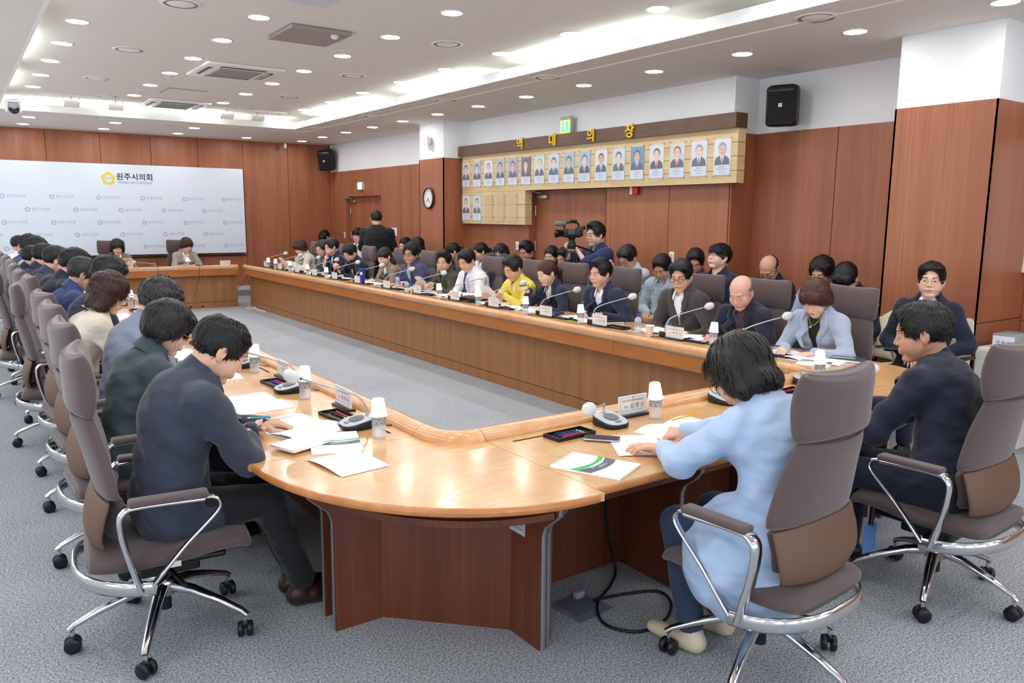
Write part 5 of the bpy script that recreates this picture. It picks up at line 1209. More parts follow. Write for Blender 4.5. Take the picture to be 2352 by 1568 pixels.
    if legs:
        s = SDF(max(vox, .018), .03); s.el(P-up*.0, V3(.125, .165, .11)*W+.006, Rm=np.stack([f, l, up], 1))
        for q in (-1, 1): s.rc(P+l*q*.09-up*.01, K[q], .09*W, .068, k=.03); s.rc(K[q], A[q]+up*.02, .068, .055, k=.02)
        pr = s.mesh(fold(.0015)); np_obj('trousers', [(pr[0]-T0, pr[1], pr[2]*0)], [cm(pants)], root)
        for q in (-1, 1):
            b = SDF(.009, .02); o = A[q]*V3(1, 1, 0); b.rc(o-f*.03+up*.045, o+f*.05+up*.045, .042, .045, k=.02); b.rc(o+f*.05+up*.035, o+f*.17+up*.03, .044, .034, k=.02, flat=(up, 1.25)); b.rc(o+up*.05-f*.01, o+up*.1-f*.01, .04, .04); b.cut(half((0, 0, .004), (0, 0, 1)), .002)
            pr = b.mesh(); np_obj('shoe', [(pr[0]-T0, pr[1], pr[2]*0)], [mat('shoe_'+shoe, dict(black=(24, 20, 20), brown=(52, 32, 28), cream=(212, 196, 170))[shoe], .3)], root)
    if glasses:
        gm = mat('glasses_'+glasses, dict(black=(24, 22, 24), gold=(190, 150, 90), silver=(170, 172, 178), brown=(110, 70, 46))[glasses], .3, .3 if glasses != 'black' else 0); b = MB(); th = .0022 if glasses == 'black' else .0014
        X = lambda p_: tuple(H+RH@(V3(*p_)*hs)-T0)
        for q in (-1, 1):
            b.tube([X((.103-.004*abs(math.cos(t_)), q*(.033)+.0225*math.cos(t_), -.002+.0172*math.sin(t_))) for t_ in [2*PI*k/20 for k in range(21)]], th, gm, n=6)
            b.tube([X((.1, q*.056, .004)), X((.06, q*.078, .004)), X((-.005, q*.083, .004))], th, gm, n=6)
        b.tube([X((.104, -.01, .0)), X((.107, 0, .003)), X((.104, .01, .0))], th, gm, n=6); b.build('glasses', None, root)
    if badge:
        q = NB-sp*.12+l*.085*W+dd*(.13*W+.012); MB().ball(tuple(q-T0), .009, GOLD).build('lapel_badge', None, root)
    if necklace:
        b = MB(); b.tube([tuple(x-T0) for x in bez(NB+l*.06+dd*.03+sp*.02, NB-sp*.16+dd*.15, NB-l*.06+dd*.03+sp*.02, 14)], .002, GOLD, n=6); b.ball(tuple(NB-sp*.075+dd*.115-T0), .009, GOLD); b.build('necklace', None, root)
    if lanyard:
        b = MB(); b.tube([tuple(x-T0) for x in (NB+l*.05+dd*.06, NB+l*.03-sp*.15+dd*.14*W, NB-sp*.3+dd*.15*W)], .004, REDP if lanyard == 'red' else BLUE, n=6); b.tube([tuple(x-T0) for x in (NB-l*.05+dd*.06, NB-l*.03-sp*.15+dd*.14*W, NB-sp*.3+dd*.15*W)], .004, BLUE, n=6); b.build('lanyard', None, root)
    if watch:
        for q, s0, E, Wp, pose, hd, _ in arms:
            if q == (1 if watch == 'l' else -1):
                d = nrm(E-Wp); c_ = Wp+d*.035; b = MB(); b.tube([tuple(c_-d*.009-T0), tuple(c_+d*.009-T0)], .036, BLACK if watch == 'l' else ALU_B, n=16); bk = nrm(up-d*(up@d)); b.tube([tuple(c_+bk*.034-T0), tuple(c_+bk*.042-T0)], .015, WHITE if watch != 'l' else BLACK_S, n=12); b.build('wristwatch', None, root)
    return root, arms, f, l
# ------------------------------------------------------------------ people at the table
A_ = ZT+.03
def rt(*a): return a
hands_write = [(-1, (.2, -.08, A_+.01), 'pen', (1, .35, -.05)), (1, (.16, .13, A_), 'flat', (1, -.5, -.05))]
hands_rest = [(-1, (.17, -.07, A_), 'relax', (.7, .8, 0)), (1, (.17, .1, A_), 'relax', (.7, -.8, 0))]
hands_paper = [(-1, (.2, -.11, A_+.07), 'hold', (1, .3, .1)), (1, (.2, .13, A_+.07), 'hold', (1, -.3, .1))]
hands_flat = [(-1, (.18, -.12, A_), 'flat', (1, .4, -.05)), (1, (.18, .14, A_), 'flat', (1, -.3, -.05))]
hands_lap = [(-1, (.12, -.08, .68), 'relax', (.9, .5, -.2)), (1, (.12, .1, .68), 'relax', (.9, -.5, -.2))]
def SH(w, n=6):
    q = w.split(' '); q = q[:n]
    while q[-1] in ('and', 'in', 'with', 'on', 'a', 'the', 'his', 'up', 'from', 'of', 'to', 'over', 'behind', 'by', 'dark', 'black', 'pale', 'white', 'gold', 'long'): q = q[:-1]
    return ' '.join(q)
GR = 'people seated along the right side of the table'
RS = [  # H, head_dir(yaw off, pitch, roll), who, options, hands
 ((4.98, 3.30, 1.115), (12, 36, 0), 'woman in pale grey-blue blazer with gold pendant', dict(sex='f', hair='bobshort', hairc='red', sk='l', tc='greyblue', inner='black', vdepth=.3, necklace=True, watch='w', badge=True, build=1.06), hands_write),
 ((5.0, 3.965, 1.10), (14, 28, 0), 'balding older man in navy blazer and plum shirt', dict(hair='bald', hairc='grey', sk='r', tc='dnavy', inner='plum', badge=True, build=1.05), hands_write),
 ((5.03, 4.62, 1.185), (22, 16, 0), 'man in charcoal suit with glasses and open white collar', dict(hair='parted', sk='m', tc='char', inner='white', glasses='black', badge=True, build=1.08, eyes='down'), [(-1, (.1, -.1, .66), 'relax', (1, .3, -.3)), (1, (.1, .12, .66), 'relax', (1, -.3, -.3))]),
 ((5.02, 5.63, 1.14), (2, 6, 0), 'broad young man in navy jacket propping a pen', dict(hair='tuft', sk='r', tc='navy', inner='white', eyes='open', build=1.1), [(-1, (.2, .0, A_+.02), 'fist', (.7, .8, .1)), (1, (.14, .22, A_+.02), 'fist', (.9, -.7, .1))]),
 ((5.03, 6.47, 1.09), (-4, 18, 0), 'woman in navy suit with auburn ponytail raising a pen', dict(sex='f', hair='ponytail', hairc='red', sk='l', tc='navy', inner='offwhite', badge=True), [(-1, (.16, -.1, .9), 'pen', (.8, .2, .6)), (1, (.15, .12, A_), 'relax', (.8, -.8, -.1))]),
 ((5.05, 7.11, 1.10), (6, 24, 0), 'man in bright yellow work jacket', dict(hair='tuft', hairc='soft', sk='m', top='zip', tc='yellow', inner='white', watch='l'), hands_paper),
 ((5.03, 8.04, 1.14), (14, 26, 0), 'man in white shirt and navy tie', dict(hair='short', sk='m', top='shirt', tc='white', tie='royal', watch='l', build=1.04), hands_rest),
 ((5.05, 8.62, 1.095), (38, 8, 0), 'man in dark olive shirt looking up from his papers', dict(hair='tuft', sk='m', top='shirt', tc='olive', eyes='open'), hands_paper),
 ((5.04, 9.48, 1.155), (34, 2, 0), 'heavyset man in violet-navy blazer and pale blue shirt with dark glasses', dict(hair='curly', sk='d', tc='purple', inner='sky', glasses='black', eyes='open', build=1.12, badge=True), hands_flat),
 ((5.05, 10.30, 1.08), (20, 22, 0), 'woman in taupe blazer with long dark hair over one shoulder', dict(sex='f', hair='sidetail', hairc='soft', sk='l', tc='taupe', inner='white'), hands_rest),
 ((5.03, 11.45, 1.085), (18, 34, 0), 'man in black suit and glasses bending over his papers', dict(hair='short', sk='m', tc='dnavy', inner='white', glasses='silver'), [(-1, (.2, .02, .88), 'pen', (.6, .5, .5)), (1, (.15, .14, A_), 'relax', (.8, -.6, 0))]),
 ((5.02, 12.15, 1.15), (2, 14, 0), 'man in navy suit and dark tie resting his chin on a hand', dict(hair='short', hairc='soft', sk='r', tc='navy', inner='white', tie='dnavy', badge=True), [(-1, (.1, .03, 1.0), 'fist', (-.1, .2, 1)), (1, (.16, .14, A_), 'relax', (.8, -.8, 0))]),
 ((5.05, 12.62, 1.11), (20, 20, 0), 'man in steel-grey jacket with glasses', dict(hair='neat', hairc='dgrey', sk='m', tc='steel', inner='grey', glasses='silver'), hands_rest),
 ((5.04, 13.62, 1.085), (16, 30, 0), 'woman in cream jacket at the far end of the row', dict(sex='f', hair='bobshort', hairc='brown', sk='l', tc='offwhite', inner='black'), hands_paper)]
for H, hd, who, o, hn in RS:
    person(who[0].upper()+who[1:]+', right row', H, 180, hd, pelvis=(H[0]+.17, H[1], .53), hands=hn, vox=.0125 if H[1] < 6 else .015, group=GR, **o)
for i, (H, hd, who, o, hn) in enumerate(RS):
    dy = {8: .15, 9: .2, 6: -.1, 0: -.02}.get(i, .02); dx = {4: .06, 8: .05, 9: .1}.get(i, 0)
    chair(5.13+dx, H[1]+dy, PI+(-.12, .05, .1, -.05, .12, 0, .05, -.1, 0, .08, 0, -.06, 0, .05)[i], 'taupe swivel chair of the '+SH(who), 'swivel chairs on the right side')
def extra(kind, x, y, z, rz, lab, key='black', rot=None): return pen(x, y, z=z, rz=rz, lab=lab, cat='pen', key=key, rot=rot)
extra('p', 4.81, 5.645, .82, 0, 'black pen upright in the fist of the young man in navy', 'black', (R(70), 0, R(160)))
extra('p', 4.745, 3.42, .775, 0, 'black pen under the hand of the woman in grey-blue', 'black', (0, 0, R(30)))
extra('p', 4.76, 4.06, .79, 0, 'black pen in the hand of the balding older man', 'black', (R(30), 0, R(120)))
extra('p', 4.80, 6.55, .965, 0, 'black pen raised by the ponytailed woman in navy', 'black', (R(10), 0, R(200)))
extra('p', 4.75, 11.42, .93, 0, 'blue pen raised by the man in black suit', 'blue', (R(10), 0, R(100)))
# jacket hung on the chair of the man in the white shirt
s = SDF(.013, .03); jy, jx = 7.96, 5.43
s.rc((jx, jy-.16, 1.12), (jx, jy+.16, 1.12), .075, flat=(V3(1, 0, 0), 1.3)); s.rc((jx, jy-.13, 1.1), (jx-.02, jy-.14, .62), .13, .12, flat=(V3(1, 0, 0), 1.7)); s.rc((jx, jy+.13, 1.1), (jx-.02, jy+.14, .62), .13, .12, flat=(V3(1, 0, 0), 1.7))
for q in (-1, 1): s.rc((jx, jy+q*.22, 1.08), (jx+.02, jy+q*.25, .66), .06, .05)
s.rc((jx-.06, jy-.05, 1.14), (jx-.1, jy-.015, .8), .022, k=.01); s.rc((jx-.06, jy+.05, 1.14), (jx-.1, jy+.015, .8), .022, k=.01)
pr = s.mesh(lambda X, Y, Z: .003*np.sin(30*Y+4*np.sin(8*Z))); t = thing('suit_jacket', 'navy suit jacket hung over the back of an occupied chair', 'jacket', (jx, jy, 0))
np_obj('jacket_cloth', [(pr[0]-V3(jx, jy, 0), pr[1], pr[2]*0)], [cm('navy')], t); MB().ball((-.12, .08, .99), .009, GOLD).build('lapel_badge', None, t)

GL = 'people seated along the left side of the table'
hL = hands_write
LS = [
 ((.845, 3.22, 1.135), (0, 36, 0), 'man in navy suit with thinning crown writing at the near end', dict(hair='thin', hs=1.06, sk='m', tc='slate', inner='white', build=1.13, pants='black', shoe='brown', elbow={-1: 1.5, 1: .6}), [(-1, (.11, .06, A_+.025), 'fist', (.5, .85, 0)), (1, (.2, .22, A_), 'relax', (1, -.3, 0))]),
 ((.835, 4.10, 1.118), (0, 30, 0), 'woman in dark green-grey jacket with black bob', dict(sex='f', hair='bobshort', hairc='soft', sk='l', tc='green', inner='sky', glasses='gold', build=1.05), hands_rest),
 ((.965, 4.93, 1.153), (6, 32, 0), 'man in light grey suit with curly greying hair', dict(hair='curly', hairc='dgrey', sk='r', tc='grey', inner='white', build=1.08), hands_rest),
 ((.80, 5.60, 1.165), (-2, 26, 0), 'woman in cream jacket with wavy dark brown hair', dict(sex='f', hair='wavy', hairc='brown', sk='l', tc='cream', inner='cream', build=1.05), hands_rest),
 ((.92, 6.40, 1.215), (4, 24, 0), 'man in navy suit with curly hair, hidden behind the woman in cream', dict(hair='curly', hairc='soft', sk='m', tc='navy', inner='white'), hands_rest),
 ((.85, 7.20, 1.18), (-4, 26, 0), 'man in royal blue suit with greying short hair', dict(hair='neat', hairc='dgrey', sk='d', tc='blue', inner='white'), hands_rest),
 ((.87, 8.00, 1.215), (4, 24, 0), 'man in dark navy suit with full black hair', dict(hair='tuft', sk='r', tc='dnavy', inner='white'), hands_rest),
 ((.82, 8.85, 1.21), (0, 20, 0), 'man in grey-blue suit with white collar showing', dict(hair='short', hairc='soft', sk='r', tc='slate', inner='white'), hands_rest),
 ((.80, 9.70, 1.205), (0, 18, 0), 'man in navy suit, ear showing beside the grey-suited man', dict(hair='short', sk='r', tc='navy', inner='white'), hands_rest),
 ((.75, 10.50, 1.155), (0, 18, 0), 'man in black suit, lower than his neighbours', dict(hair='short', sk='m', tc='dnavy', inner='plum'), hands_rest),
 ((.86, 11.40, 1.22), (0, 18, 0), 'person in light blue top behind the dark-suited men', dict(hair='curly', sk='m', top='shirt', tc='sky'), hands_rest),
 ((.84, 12.20, 1.23), (0, 15, 0), 'man in blue suit with bushy hair, next to the far man in white', dict(hair='curly', hairc='soft', sk='m', tc='blue', inner='white'), hands_rest),
 ((.79, 13.10, 1.215), (-8, 5, 0), 'man in white shirt at the far end of the left row', dict(hair='buzz', sk='d', top='shirt', tc='white'), hands_rest)]
for i, (H, hd, who, o, hn) in enumerate(LS):
    o = dict(o)
    pl = (.36, .1, .5, .06) if i == 0 else None
    person(who[0].upper()+who[1:]+', left row', H, -4 if i == 0 else 0, hd, pelvis=(H[0]-.22, H[1]+.02, .53), hands=hn, vox=.0105 if i < 3 else .0135, group=GL, pleg=pl, **o)
cl = [(.585, 3.24, -.10), (.63, 4.15, .03), (.66, 5.0, .06), (.68, 5.75, .1), (.60, 6.50, -.14), (.72, 7.27, .04), (.70, 8.0, 0), (.55, 8.35, -.1), (.72, 9.0, 0), (.74, 9.8, .05), (.74, 10.7, 0), (.72, 11.5, 0), (.72, 12.3, 0)]
cn = ['drawn out beside the nearest man in navy', 'behind the woman in dark green-grey', 'behind the man in light grey', 'behind the woman in cream', 'pushed back with its five-star base showing', 'behind the man in royal blue', 'behind the man in dark navy', 'pushed far back at the left picture edge', 'behind the man in grey-blue', 'behind the man in navy', 'behind the lower man in black', 'behind the person in light blue', 'behind the far man in blue']
for (x, y, a), q in zip(cl, cn): chair(x, y, a, 'taupe high-back swivel chair in the left row, '+q, 'swivel chairs on the left side')
extra('p', 1.03, 3.36, .80, 0, 'teal pen in the hand of the nearest man in navy', 'teal', (R(12), 0, R(118)))
extra('p', 1.12, 3.40, .775, 0, 'clear pen lying by the writing hand at the near left desk', 'white', (0, R(8), R(70)))

# near side
person('Woman in pale blue linen jacket and jeans writing at the near side, seen from behind', (2.38, 1.87, 1.105), 96, (4, 40, 4), pelvis=(2.36, 1.66, .53), sex='f', hair='bob', hairc='soft', sk='m', tc='ltblue', inner='white', glasses='brown', vox=.0095, pants='jean', shoe='cream', coat=True, build=1.18, hs=1.12,
       hands=[(-1, (.36, -.18, A_+.01), 'pen', (.8, .5, -.1)), (1, (.28, .08, A_+.01), 'flat', (.9, .4, -.05))], pleg=(.34, .12, .28, .1), elbow={-1: 1.0, 1: 1.3}, group='people seated at the near side')
person('Man in dark navy jacket at the near side, turned left in profile', (3.67, 1.86, 1.15), 100, (18, 12, 0), pelvis=(3.52, 1.62, .53), hair='short', hairc='soft', sk='d', tc='dnavy', inner='white', vox=.0095, build=1.15, hs=1.16,
       hands=[(-1, (.3, -.1, A_), 'relax', (.9, .4, 0)), (1, (.3, .2, A_), 'relax', (.9, -.4, 0))], group='people seated at the near side')
chair(2.36, 1.70, PI/2+.06, 'taupe high-back swivel chair seen from behind, under the woman in pale blue', 'swivel chairs on the near side')
chair(3.53, 1.64, PI/2+.04, 'taupe high-back swivel chair at the right picture edge, under the man in navy', 'swivel chairs on the near side')
extra('p', 2.62, 2.36, .79, 0, 'yellow pencil in the hand of the woman in pale blue', 'yellow', (R(-14), 0, R(60)))
# head table
person('Woman in brown jacket reading a sheet at the head table', (2.33, 15.1, 1.09), -90, (-4, 24, 0), pelvis=(2.33, 15.25, .53), sex='f', hair='bob', hairc='soft', sk='m', tc='tan', inner='white', hands=hands_paper, group='people at the head table', vox=.016)
person('Woman in pale grey jacket writing at the head table', (3.47, 15.1, 1.10), -90, (18, 26, 0), pelvis=(3.47, 15.25, .53), sex='f', hair='bobshort', hairc='brown', sk='l', tc='beige', inner='white', hands=hands_rest, group='people at the head table', vox=.016)
chair(2.3, 15.33, -PI/2, 'dark high-back chair behind the woman in brown at the head table', 'chairs at the head table'); chair(3.44, 15.33, -PI/2, 'dark high-back chair behind the woman in pale grey at the head table', 'chairs at the head table')

# second row along the wall
GW = 'people seated along the right wall'
WS = [
 ((5.95, 2.985, 1.223), (14, 0, 0), 'Man in dark suit and glasses sitting against the wooden column', dict(hair='parted', sk='l', tc='dnavy', inner='white', glasses='gold', eyes='open'), 0),
 ((6.3, 3.89, 1.16), (0, 45, 0), 'Man with bowed black-haired head behind the empty headrest', dict(hair='fringe', sk='m', tc='dnavy', inner='white'), 0),
 ((6.35, 4.16, 1.19), (4, 20, 0), 'Man in grey jacket and round glasses behind the woman in grey-blue', dict(hair='curly', sk='m', tc='greyblue', inner='white', glasses='silver'), 1),
 ((6.45, 4.80, 1.185), (10, 40, 0), 'Bald man in dark suit and glasses bowed over his notes', dict(hair='bald', hairc='black', sk='d', tc='dnavy', inner='white', glasses='black'), 0),
 ((6.2, 5.205, 1.285), (-10, -14, 0), 'Young man in navy suit and black shirt looking up', dict(hair='fringe', sk='l', tc='navy', inner='black', glasses='silver', eyes='open'), 0),
 ((6.3, 5.6, 1.215), (30, 25, 0), 'Dark-haired man mostly hidden behind the man in charcoal', dict(hair='short', sk='d', tc='char', inner='white'), 0),
 ((6.0, 5.78, 1.155), (16, 30, 0), 'Man in pale grey suit writing on his lap', dict(hair='short', sk='d', tc='lightgrey', inner='greyblue', pants='lightgrey'), 0),
 ((6.2, 6.50, 1.22), (0, 34, 0), 'Man in pale blue shirt and glasses with raised hand', dict(hair='parted', hairc='soft', sk='m', top='shirt', tc='palegrey', glasses='black'), 2),
 ((6.35, 7.80, 1.15), (0, 20, 0), 'Dark-haired man half hidden behind the tripod', dict(hair='short', sk='m', tc='dnavy', inner='white'), 0),
 ((6.3, 8.02, 1.165), (20, 12, 0), 'Young woman with tied dark hair beside the tripod', dict(sex='f', hair='ponytail', sk='l', tc='black', inner='black'), 0),
 ((6.3, 8.56, 1.2), (10, 18, 0), 'Man in black top and glasses sitting by the double door', dict(hair='tuft', sk='d', tc='dnavy', inner='white', glasses='silver', top='tee'), 0),
 ((6.2, 9.03, 1.155), (24, 5, 0), 'Woman in lilac top with curly dark hair', dict(sex='f', hair='wavy', hairc='soft', sk='l', top='shirt', tc='pink', eyes='open'), 0),
 ((6.3, 9.70, 1.15), (-14, 16, 0), 'Woman in white top with black ponytail', dict(sex='f', hair='ponytail', sk='m', top='shirt', tc='white'), 0),
 ((6.3, 10.48, 1.12), (-20, 25, 0), 'Dark-haired person behind the man in olive', dict(sex='f', hair='ponytail', sk='m', top='tee', tc='black'), 0),
 ((6.05, 11.18, 1.187), (-30, 20, 0), 'Black-haired woman turned away behind the heavyset man', dict(sex='f', hair='bob', sk='l', top='tee', tc='black'), 0),
 ((6.3, 12.05, 1.165), (10, 15, 0), 'Young woman with parted dark hair behind the heavyset man', dict(sex='f', hair='bun', sk='l', top='tee', tc='black'), 0),
 ((6.3, 13.95, 1.285), (24, 5, 0), 'Young man in white shirt and glasses by the far door', dict(hair='fringe', sk='l', top='shirt', tc='white', glasses='silver'), 0),
 ((6.35, 15.7, 1.2), (0, 45, 0), 'Bowed black-haired person in the far corner', dict(hair='fringe', sk='m', top='tee', tc='black'), 0)]
for i, (H, hd, who, o, hk) in enumerate(WS):
    hn = hands_lap if hk != 2 else [(-1, (.12, -.08, .68), 'relax', (.9, .5, -.2)), (1, (.14, -.14, 1.08), 'fist', (.2, -.2, 1))]
    person(who, H, 184 if i else 188, hd, pelvis=(H[0]+.04-(.12 if i in (0, 13) else 0), H[1]+(.0), .52), hands=hn, group=GW, vox=.015 if H[1] < 6 else .018, **o)
    guest(H[0]+.06, H[1]+.0, PI+.02*(i % 3-1), 'pale guest chair under the '+SH(who[0].lower()+who[1:]))
guest(6.15, 3.62, PI-.2, 'empty pale guest chair beside the wooden column'); guest(6.35, 2.28, PI+.15, 'empty cream guest chair at the right picture edge by the cabinet')
sheet(6.02, 4.3, PI/2, 'white sheet held on the lap of the man in grey jacket', 'loose sheets', z=.72, cat='paper', rot=(R(15), R(-20), PI))
sheet(5.75, 3.1, PI/2, 'white sheet on the lap of the man by the column', 'loose sheets', z=.70, cat='paper', rot=(0, R(-12), PI))
# two men standing
person('Heavyset man in black sweater standing with his back to the camera', (6.0, 12.52, 1.60), 50, (20, 4, 0), pelvis=(6.0, 12.5, .95), hair='buzz', hairc='soft', sk='m', top='tee', tc='black', hs=1.2, standing=True, build=1.3, pants='black', vox=.015, hands=[(-1, (.22, -.12, 1.05), 'relax', (.8, .6, .1)), (1, (.22, .12, 1.05), 'relax', (.8, -.6, .1))])
person('Cameraman in navy polo shirt and glasses operating a video camera', (6.2, 7.06, 1.46), 172, (6, 4, 0), pelvis=(6.28, 7.0, .85), hair='tuft', sk='l', top='shirt', tc='royal', glasses='silver', standing=True, build=1.12, vox=.013, sleeve='short', lanyard='red', eyes='open', hs=1.14,
       hands=[(-1, (.2, -.2, 1.33), 'fist', (.9, .3, .2)), (1, (.28, -.02, 1.34), 'fist', (.9, -.4, .3))])
# video camera on a tripod
VC = 1
t = thing('video_camera', 'black video camera with grey furry microphone on the tripod', 'camera', (5.88, 7.11, 1.48), R(148)); t.scale = (.86, .86, .86)
FUR = mat('mic_windshield', (112, 122, 124), .95, bump=((300, 300, 300), .8, .004))
b = MB(); b.box((0, 0, 0), (.24, .1, .11), BLACK, bv=.02); b.box((-.1, 0, .02), (.1, .08, .12), BLACK, bv=.015); b.build('body', None, t)
b = MB(); b.lathe([(.03, .1), (.048, .12), (.05, .19), (.058, .2), (.058, .23), (.04, .225)], m=BLACK_S, rot=rotm(ry=PI/2), n=20); b.build('lens', None, t)
b = MB(); b.tube(smooth_pts([(.1, 0, .06), (.1, 0, .13), (.0, 0, .15), (-.08, 0, .13), (-.09, 0, .06)]), .014, BLACK); b.box((-.02, 0, .17), (.09, .07, .03), BLACK, bv=.01); b.build('top_handle', None, t)
MB().lathe([(.01, -.02), (.032, .0), (.034, .1), (.026, .135), (.01, .14)], c=(.1, .03, .13), m=FUR, rot=rotm(ry=PI/2), n=16).build('microphone', None, t)
b = MB(); b.box((.02, .12, .02), (.11, .02, .075), BLACK, bv=.006); b.box((.02, .132, .02), (.095, .003, .06), mat('lcd_dark', (40, 44, 52), .15)); b.build('side_screen', None, t); MB().lathe([(.02, 0), (.024, .03), (.03, .06)], c=(-.12, 0, .07), m=BLACK, rot=rotm(ry=-PI/2.4), n=14).build('viewfinder', None, t)
t = thing('tripod', 'black tripod carrying the video camera', 'tripod', (5.88, 7.11, 0))
b = MB(); b.lathe([(.045, 1.30), (.05, 1.33), (.05, 1.37), (.035, 1.38), (.035, 1.42), (.05, 1.43), (.05, 1.445)], m=BLACK, n=16); b.tube([(-.02, 0, 1.36), (.32, -.1, 1.25)], .012, BLACK); b.build('head', None, t)
MB().lathe([(.04, 1.26), (.055, 1.28), (.055, 1.3)], m=ALU_B, n=16).build('bowl', None, t)
for k in range(3):
    a = 2*PI*k/3+.5; c, s_ = math.cos(a), math.sin(a); b = MB()
    for q in (-.018, .018): b.tube([(c*.04-s_*q, s_*.04+c*q, 1.27), (c*.26-s_*q, s_*.26+c*q, .62)], .009, BLACK)
    b.tube([(c*.24, s_*.24, .7), (c*.42, s_*.42, .02)], .011, ALU_B); b.ball((c*.42, s_*.42, .018), .018, BLACK); b.build('leg', None, t)

# ------------------------------------------------------------------ things on the desks
PL = [3.535, 4.269, 5.158, 5.931, 6.829, 7.613, 8.502, 9.332, 10.243, 11.056, 11.847, 12.61, 13.45, 14.2]
NM = ['박은숙', '박한근', '김한울', '이경민', '유석연', '김학배', '조창휘', '안정민', '심영미', '손준기', '원용대', '차은숙', '황정순', '문정환']
who_r = [w[2] for w in RS]
def pens_in_tray(x, y, rz, who, cols):
    for i, c in enumerate(cols):
        off = -.022+.022*i; dx = math.cos(rz)*off; dy = math.sin(rz)*off
        extra('p', x+dx, y+dy, ZT+.0105, 0, '%s pen in the tray before the %s' % (c, SH(who)), c, (0, 0, rz+.06*(i-.5)))
for i, y in enumerate(PL):
    w = who_r[i]; a = 'before the '+SH(w)
    plate(4.60, y, 0, 'white name plate with blue border '+a, 'name plates', cat='name plate', key=(NM[i], 1))
    mic(4.68, y+.13, 0, 'gooseneck microphone with gauze cover '+a, 'conference microphones', cat='microphone', key=(.26, .19, -.14))
    tray(4.66, y-.17, .05, 'black pen tray '+a, 'pen trays', cat='tray')
    pens_in_tray(4.66, y-.17, .05, w, (('blue', 'black'), ('blue', 'black'), ('blue', 'black'), ('red', 'blue'), ('red', 'blue'), ('red', 'black'), ('blue', 'black'), ('blue', 'black'), ('red', 'black'), ('blue', 'black'), ('red', 'blue'), ('red', 'black'), ('blue', 'black'), ('red', 'blue'))[i])
    bx, by = ((4.66, 3.93), (4.62, 4.70), (4.58, 5.39), (4.57, 6.22), (4.57, 7.08), (4.58, 7.93), (4.6, 8.77), (4.86, 9.53), (4.95, 10.85), (4.55, 11.25), (4.56, 12.03), (4.62, 12.99), (4.62, 13.72), (4.62, 14.1))[i]
    blue = i in (1, 6, 7, 8)
    bottle(bx, by, .3*i, ('blue-capped water bottle ' if blue else 'small water bottle under a paper cup ')+a, 'water bottles', cat='bottle', key=1 if blue else 0)
    if not blue: cup(bx, by, i, 'white paper cup upturned on the bottle '+a, 'paper cups', z=ZT+.098, cat='cup', rot=(.03, .05*(-1)**i, i))
    elif i != 8: cup(bx+.02, by-.12, 0, 'white paper cup beside the blue-capped bottle '+a, 'paper cups', cat='cup', key=1)
    H = RS[i][0]; pk = i % 3
    if i in (5, 7, 13):
        sheet(H[0]-.27, H[1], 0, 'sheets of paper held up by the '+SH(w), 'papers held up', z=.80, cat='paper', key=1, rot=(0, R(48), 0))
    openbook(H[0]-.22 if i not in (5, 7) else 4.80, H[1]+.03, .05*(i % 3-1), 'open white booklet on the desk '+a, 'open booklets', cat='booklet', key=i % 2)
    sheet(4.80, H[1]-.26, .3, 'loose printed sheet to the side '+a, 'loose sheets', z=ZT+.001, cat='paper', key=0, rot=(0, 0, .3+i))
notebook(4.92, 2.98, .3, 'dark green notebook near the corner beside the woman in grey-blue', None, cat='notebook', key='green'); phone(4.90, 3.0, .5, 'black smartphone on the dark green notebook', None, z=ZT+.0185, cat='phone')
report(4.66, 3.05, .4, 'green and white report lying near the right corner', 'printed reports', cat='booklet')
notebook(4.85, 5.28, 1.2, 'black notebook before the broad young man in navy', None, cat='notebook', key='black'); notebook(4.8, 6.1, .2, 'navy notebook beside the ponytailed woman', None, cat='notebook', key='navy')
t = thing('document_case', 'black zipped case on the desk before the man in white shirt', 'case', (4.76, 7.45, ZT), .1); MB().box((0, 0, .03), (.2, .3, .055), BLACK, bv=.02).build('case_body', None, t); MB().box((.0, 0, .06), (.015, .24, .006), GREYD).build('zip', None, t)
t = thing('tumbler', 'tall blue tumbler with white flower printed on it', 'tumbler', (4.62, 10.12, ZT), R(42)); MB().lathe([(.028, 0), (.03, .003), (.042, .2), (.044, .205), (.043, .215), (.038, .218)], m=mat('tumbler_blue', (44, 52, 176), .3), n=24).build('body', None, t)
b = MB()
for k in range(5):
    a = 2*PI*k/5; b.ball((-.0405, .013*math.sin(a), .15+.013*math.cos(a)), (.002, .0095, .0095), WHITE, n=10, k=6)
b.ball((-.0425, 0, .15), (.002, .006, .006), mat('flower_yellow', (240, 200, 60), .5), n=10, k=6); b.build('flower_print', None, t)
# left side
LY = [3.06, 3.94, 4.78]+[w[0][1] for w in LS[3:]]; who_l = [w[2] for w in LS]; NL = ['최미옥', '곽문근', '김혁성', '홍기상', '신익선', '권아름', '박우림', '나윤선', '조용석', '이병규', '박길선', '전병선', '하석균']
for i, w in enumerate(who_l):
    y = LY[i]; a = 'before the '+SH(w)
    bottle(1.45, y-.02, .4*i, 'small water bottle under a paper cup '+a, 'water bottles', cat='bottle', key=0); cup(1.45, y-.02, 0, 'white paper cup upturned on the bottle '+a, 'paper cups', z=ZT+.098, cat='cup', rot=(.02, -.03, i))
    mic(1.44, y+.19, PI, 'gooseneck microphone with gauze cover '+a, 'conference microphones', cat='microphone', key=(.2, .17, -.19))
    tray(1.44, y+.40, PI+.08, 'black pen tray '+a, 'pen trays', cat='tray'); pens_in_tray(1.44, y+.40, PI+.08, w, (('red', 'black'), ('red', 'blue'))[i % 2])
    plate(1.535, y+.56, PI, 'white name plate with blue border '+a, 'name plates', cat='name plate', key=(NL[i], 1))
    if i: openbook(1.17, y+.02, PI+.1, 'open white booklet on the desk '+a, 'open booklets', cat='booklet', key=0)
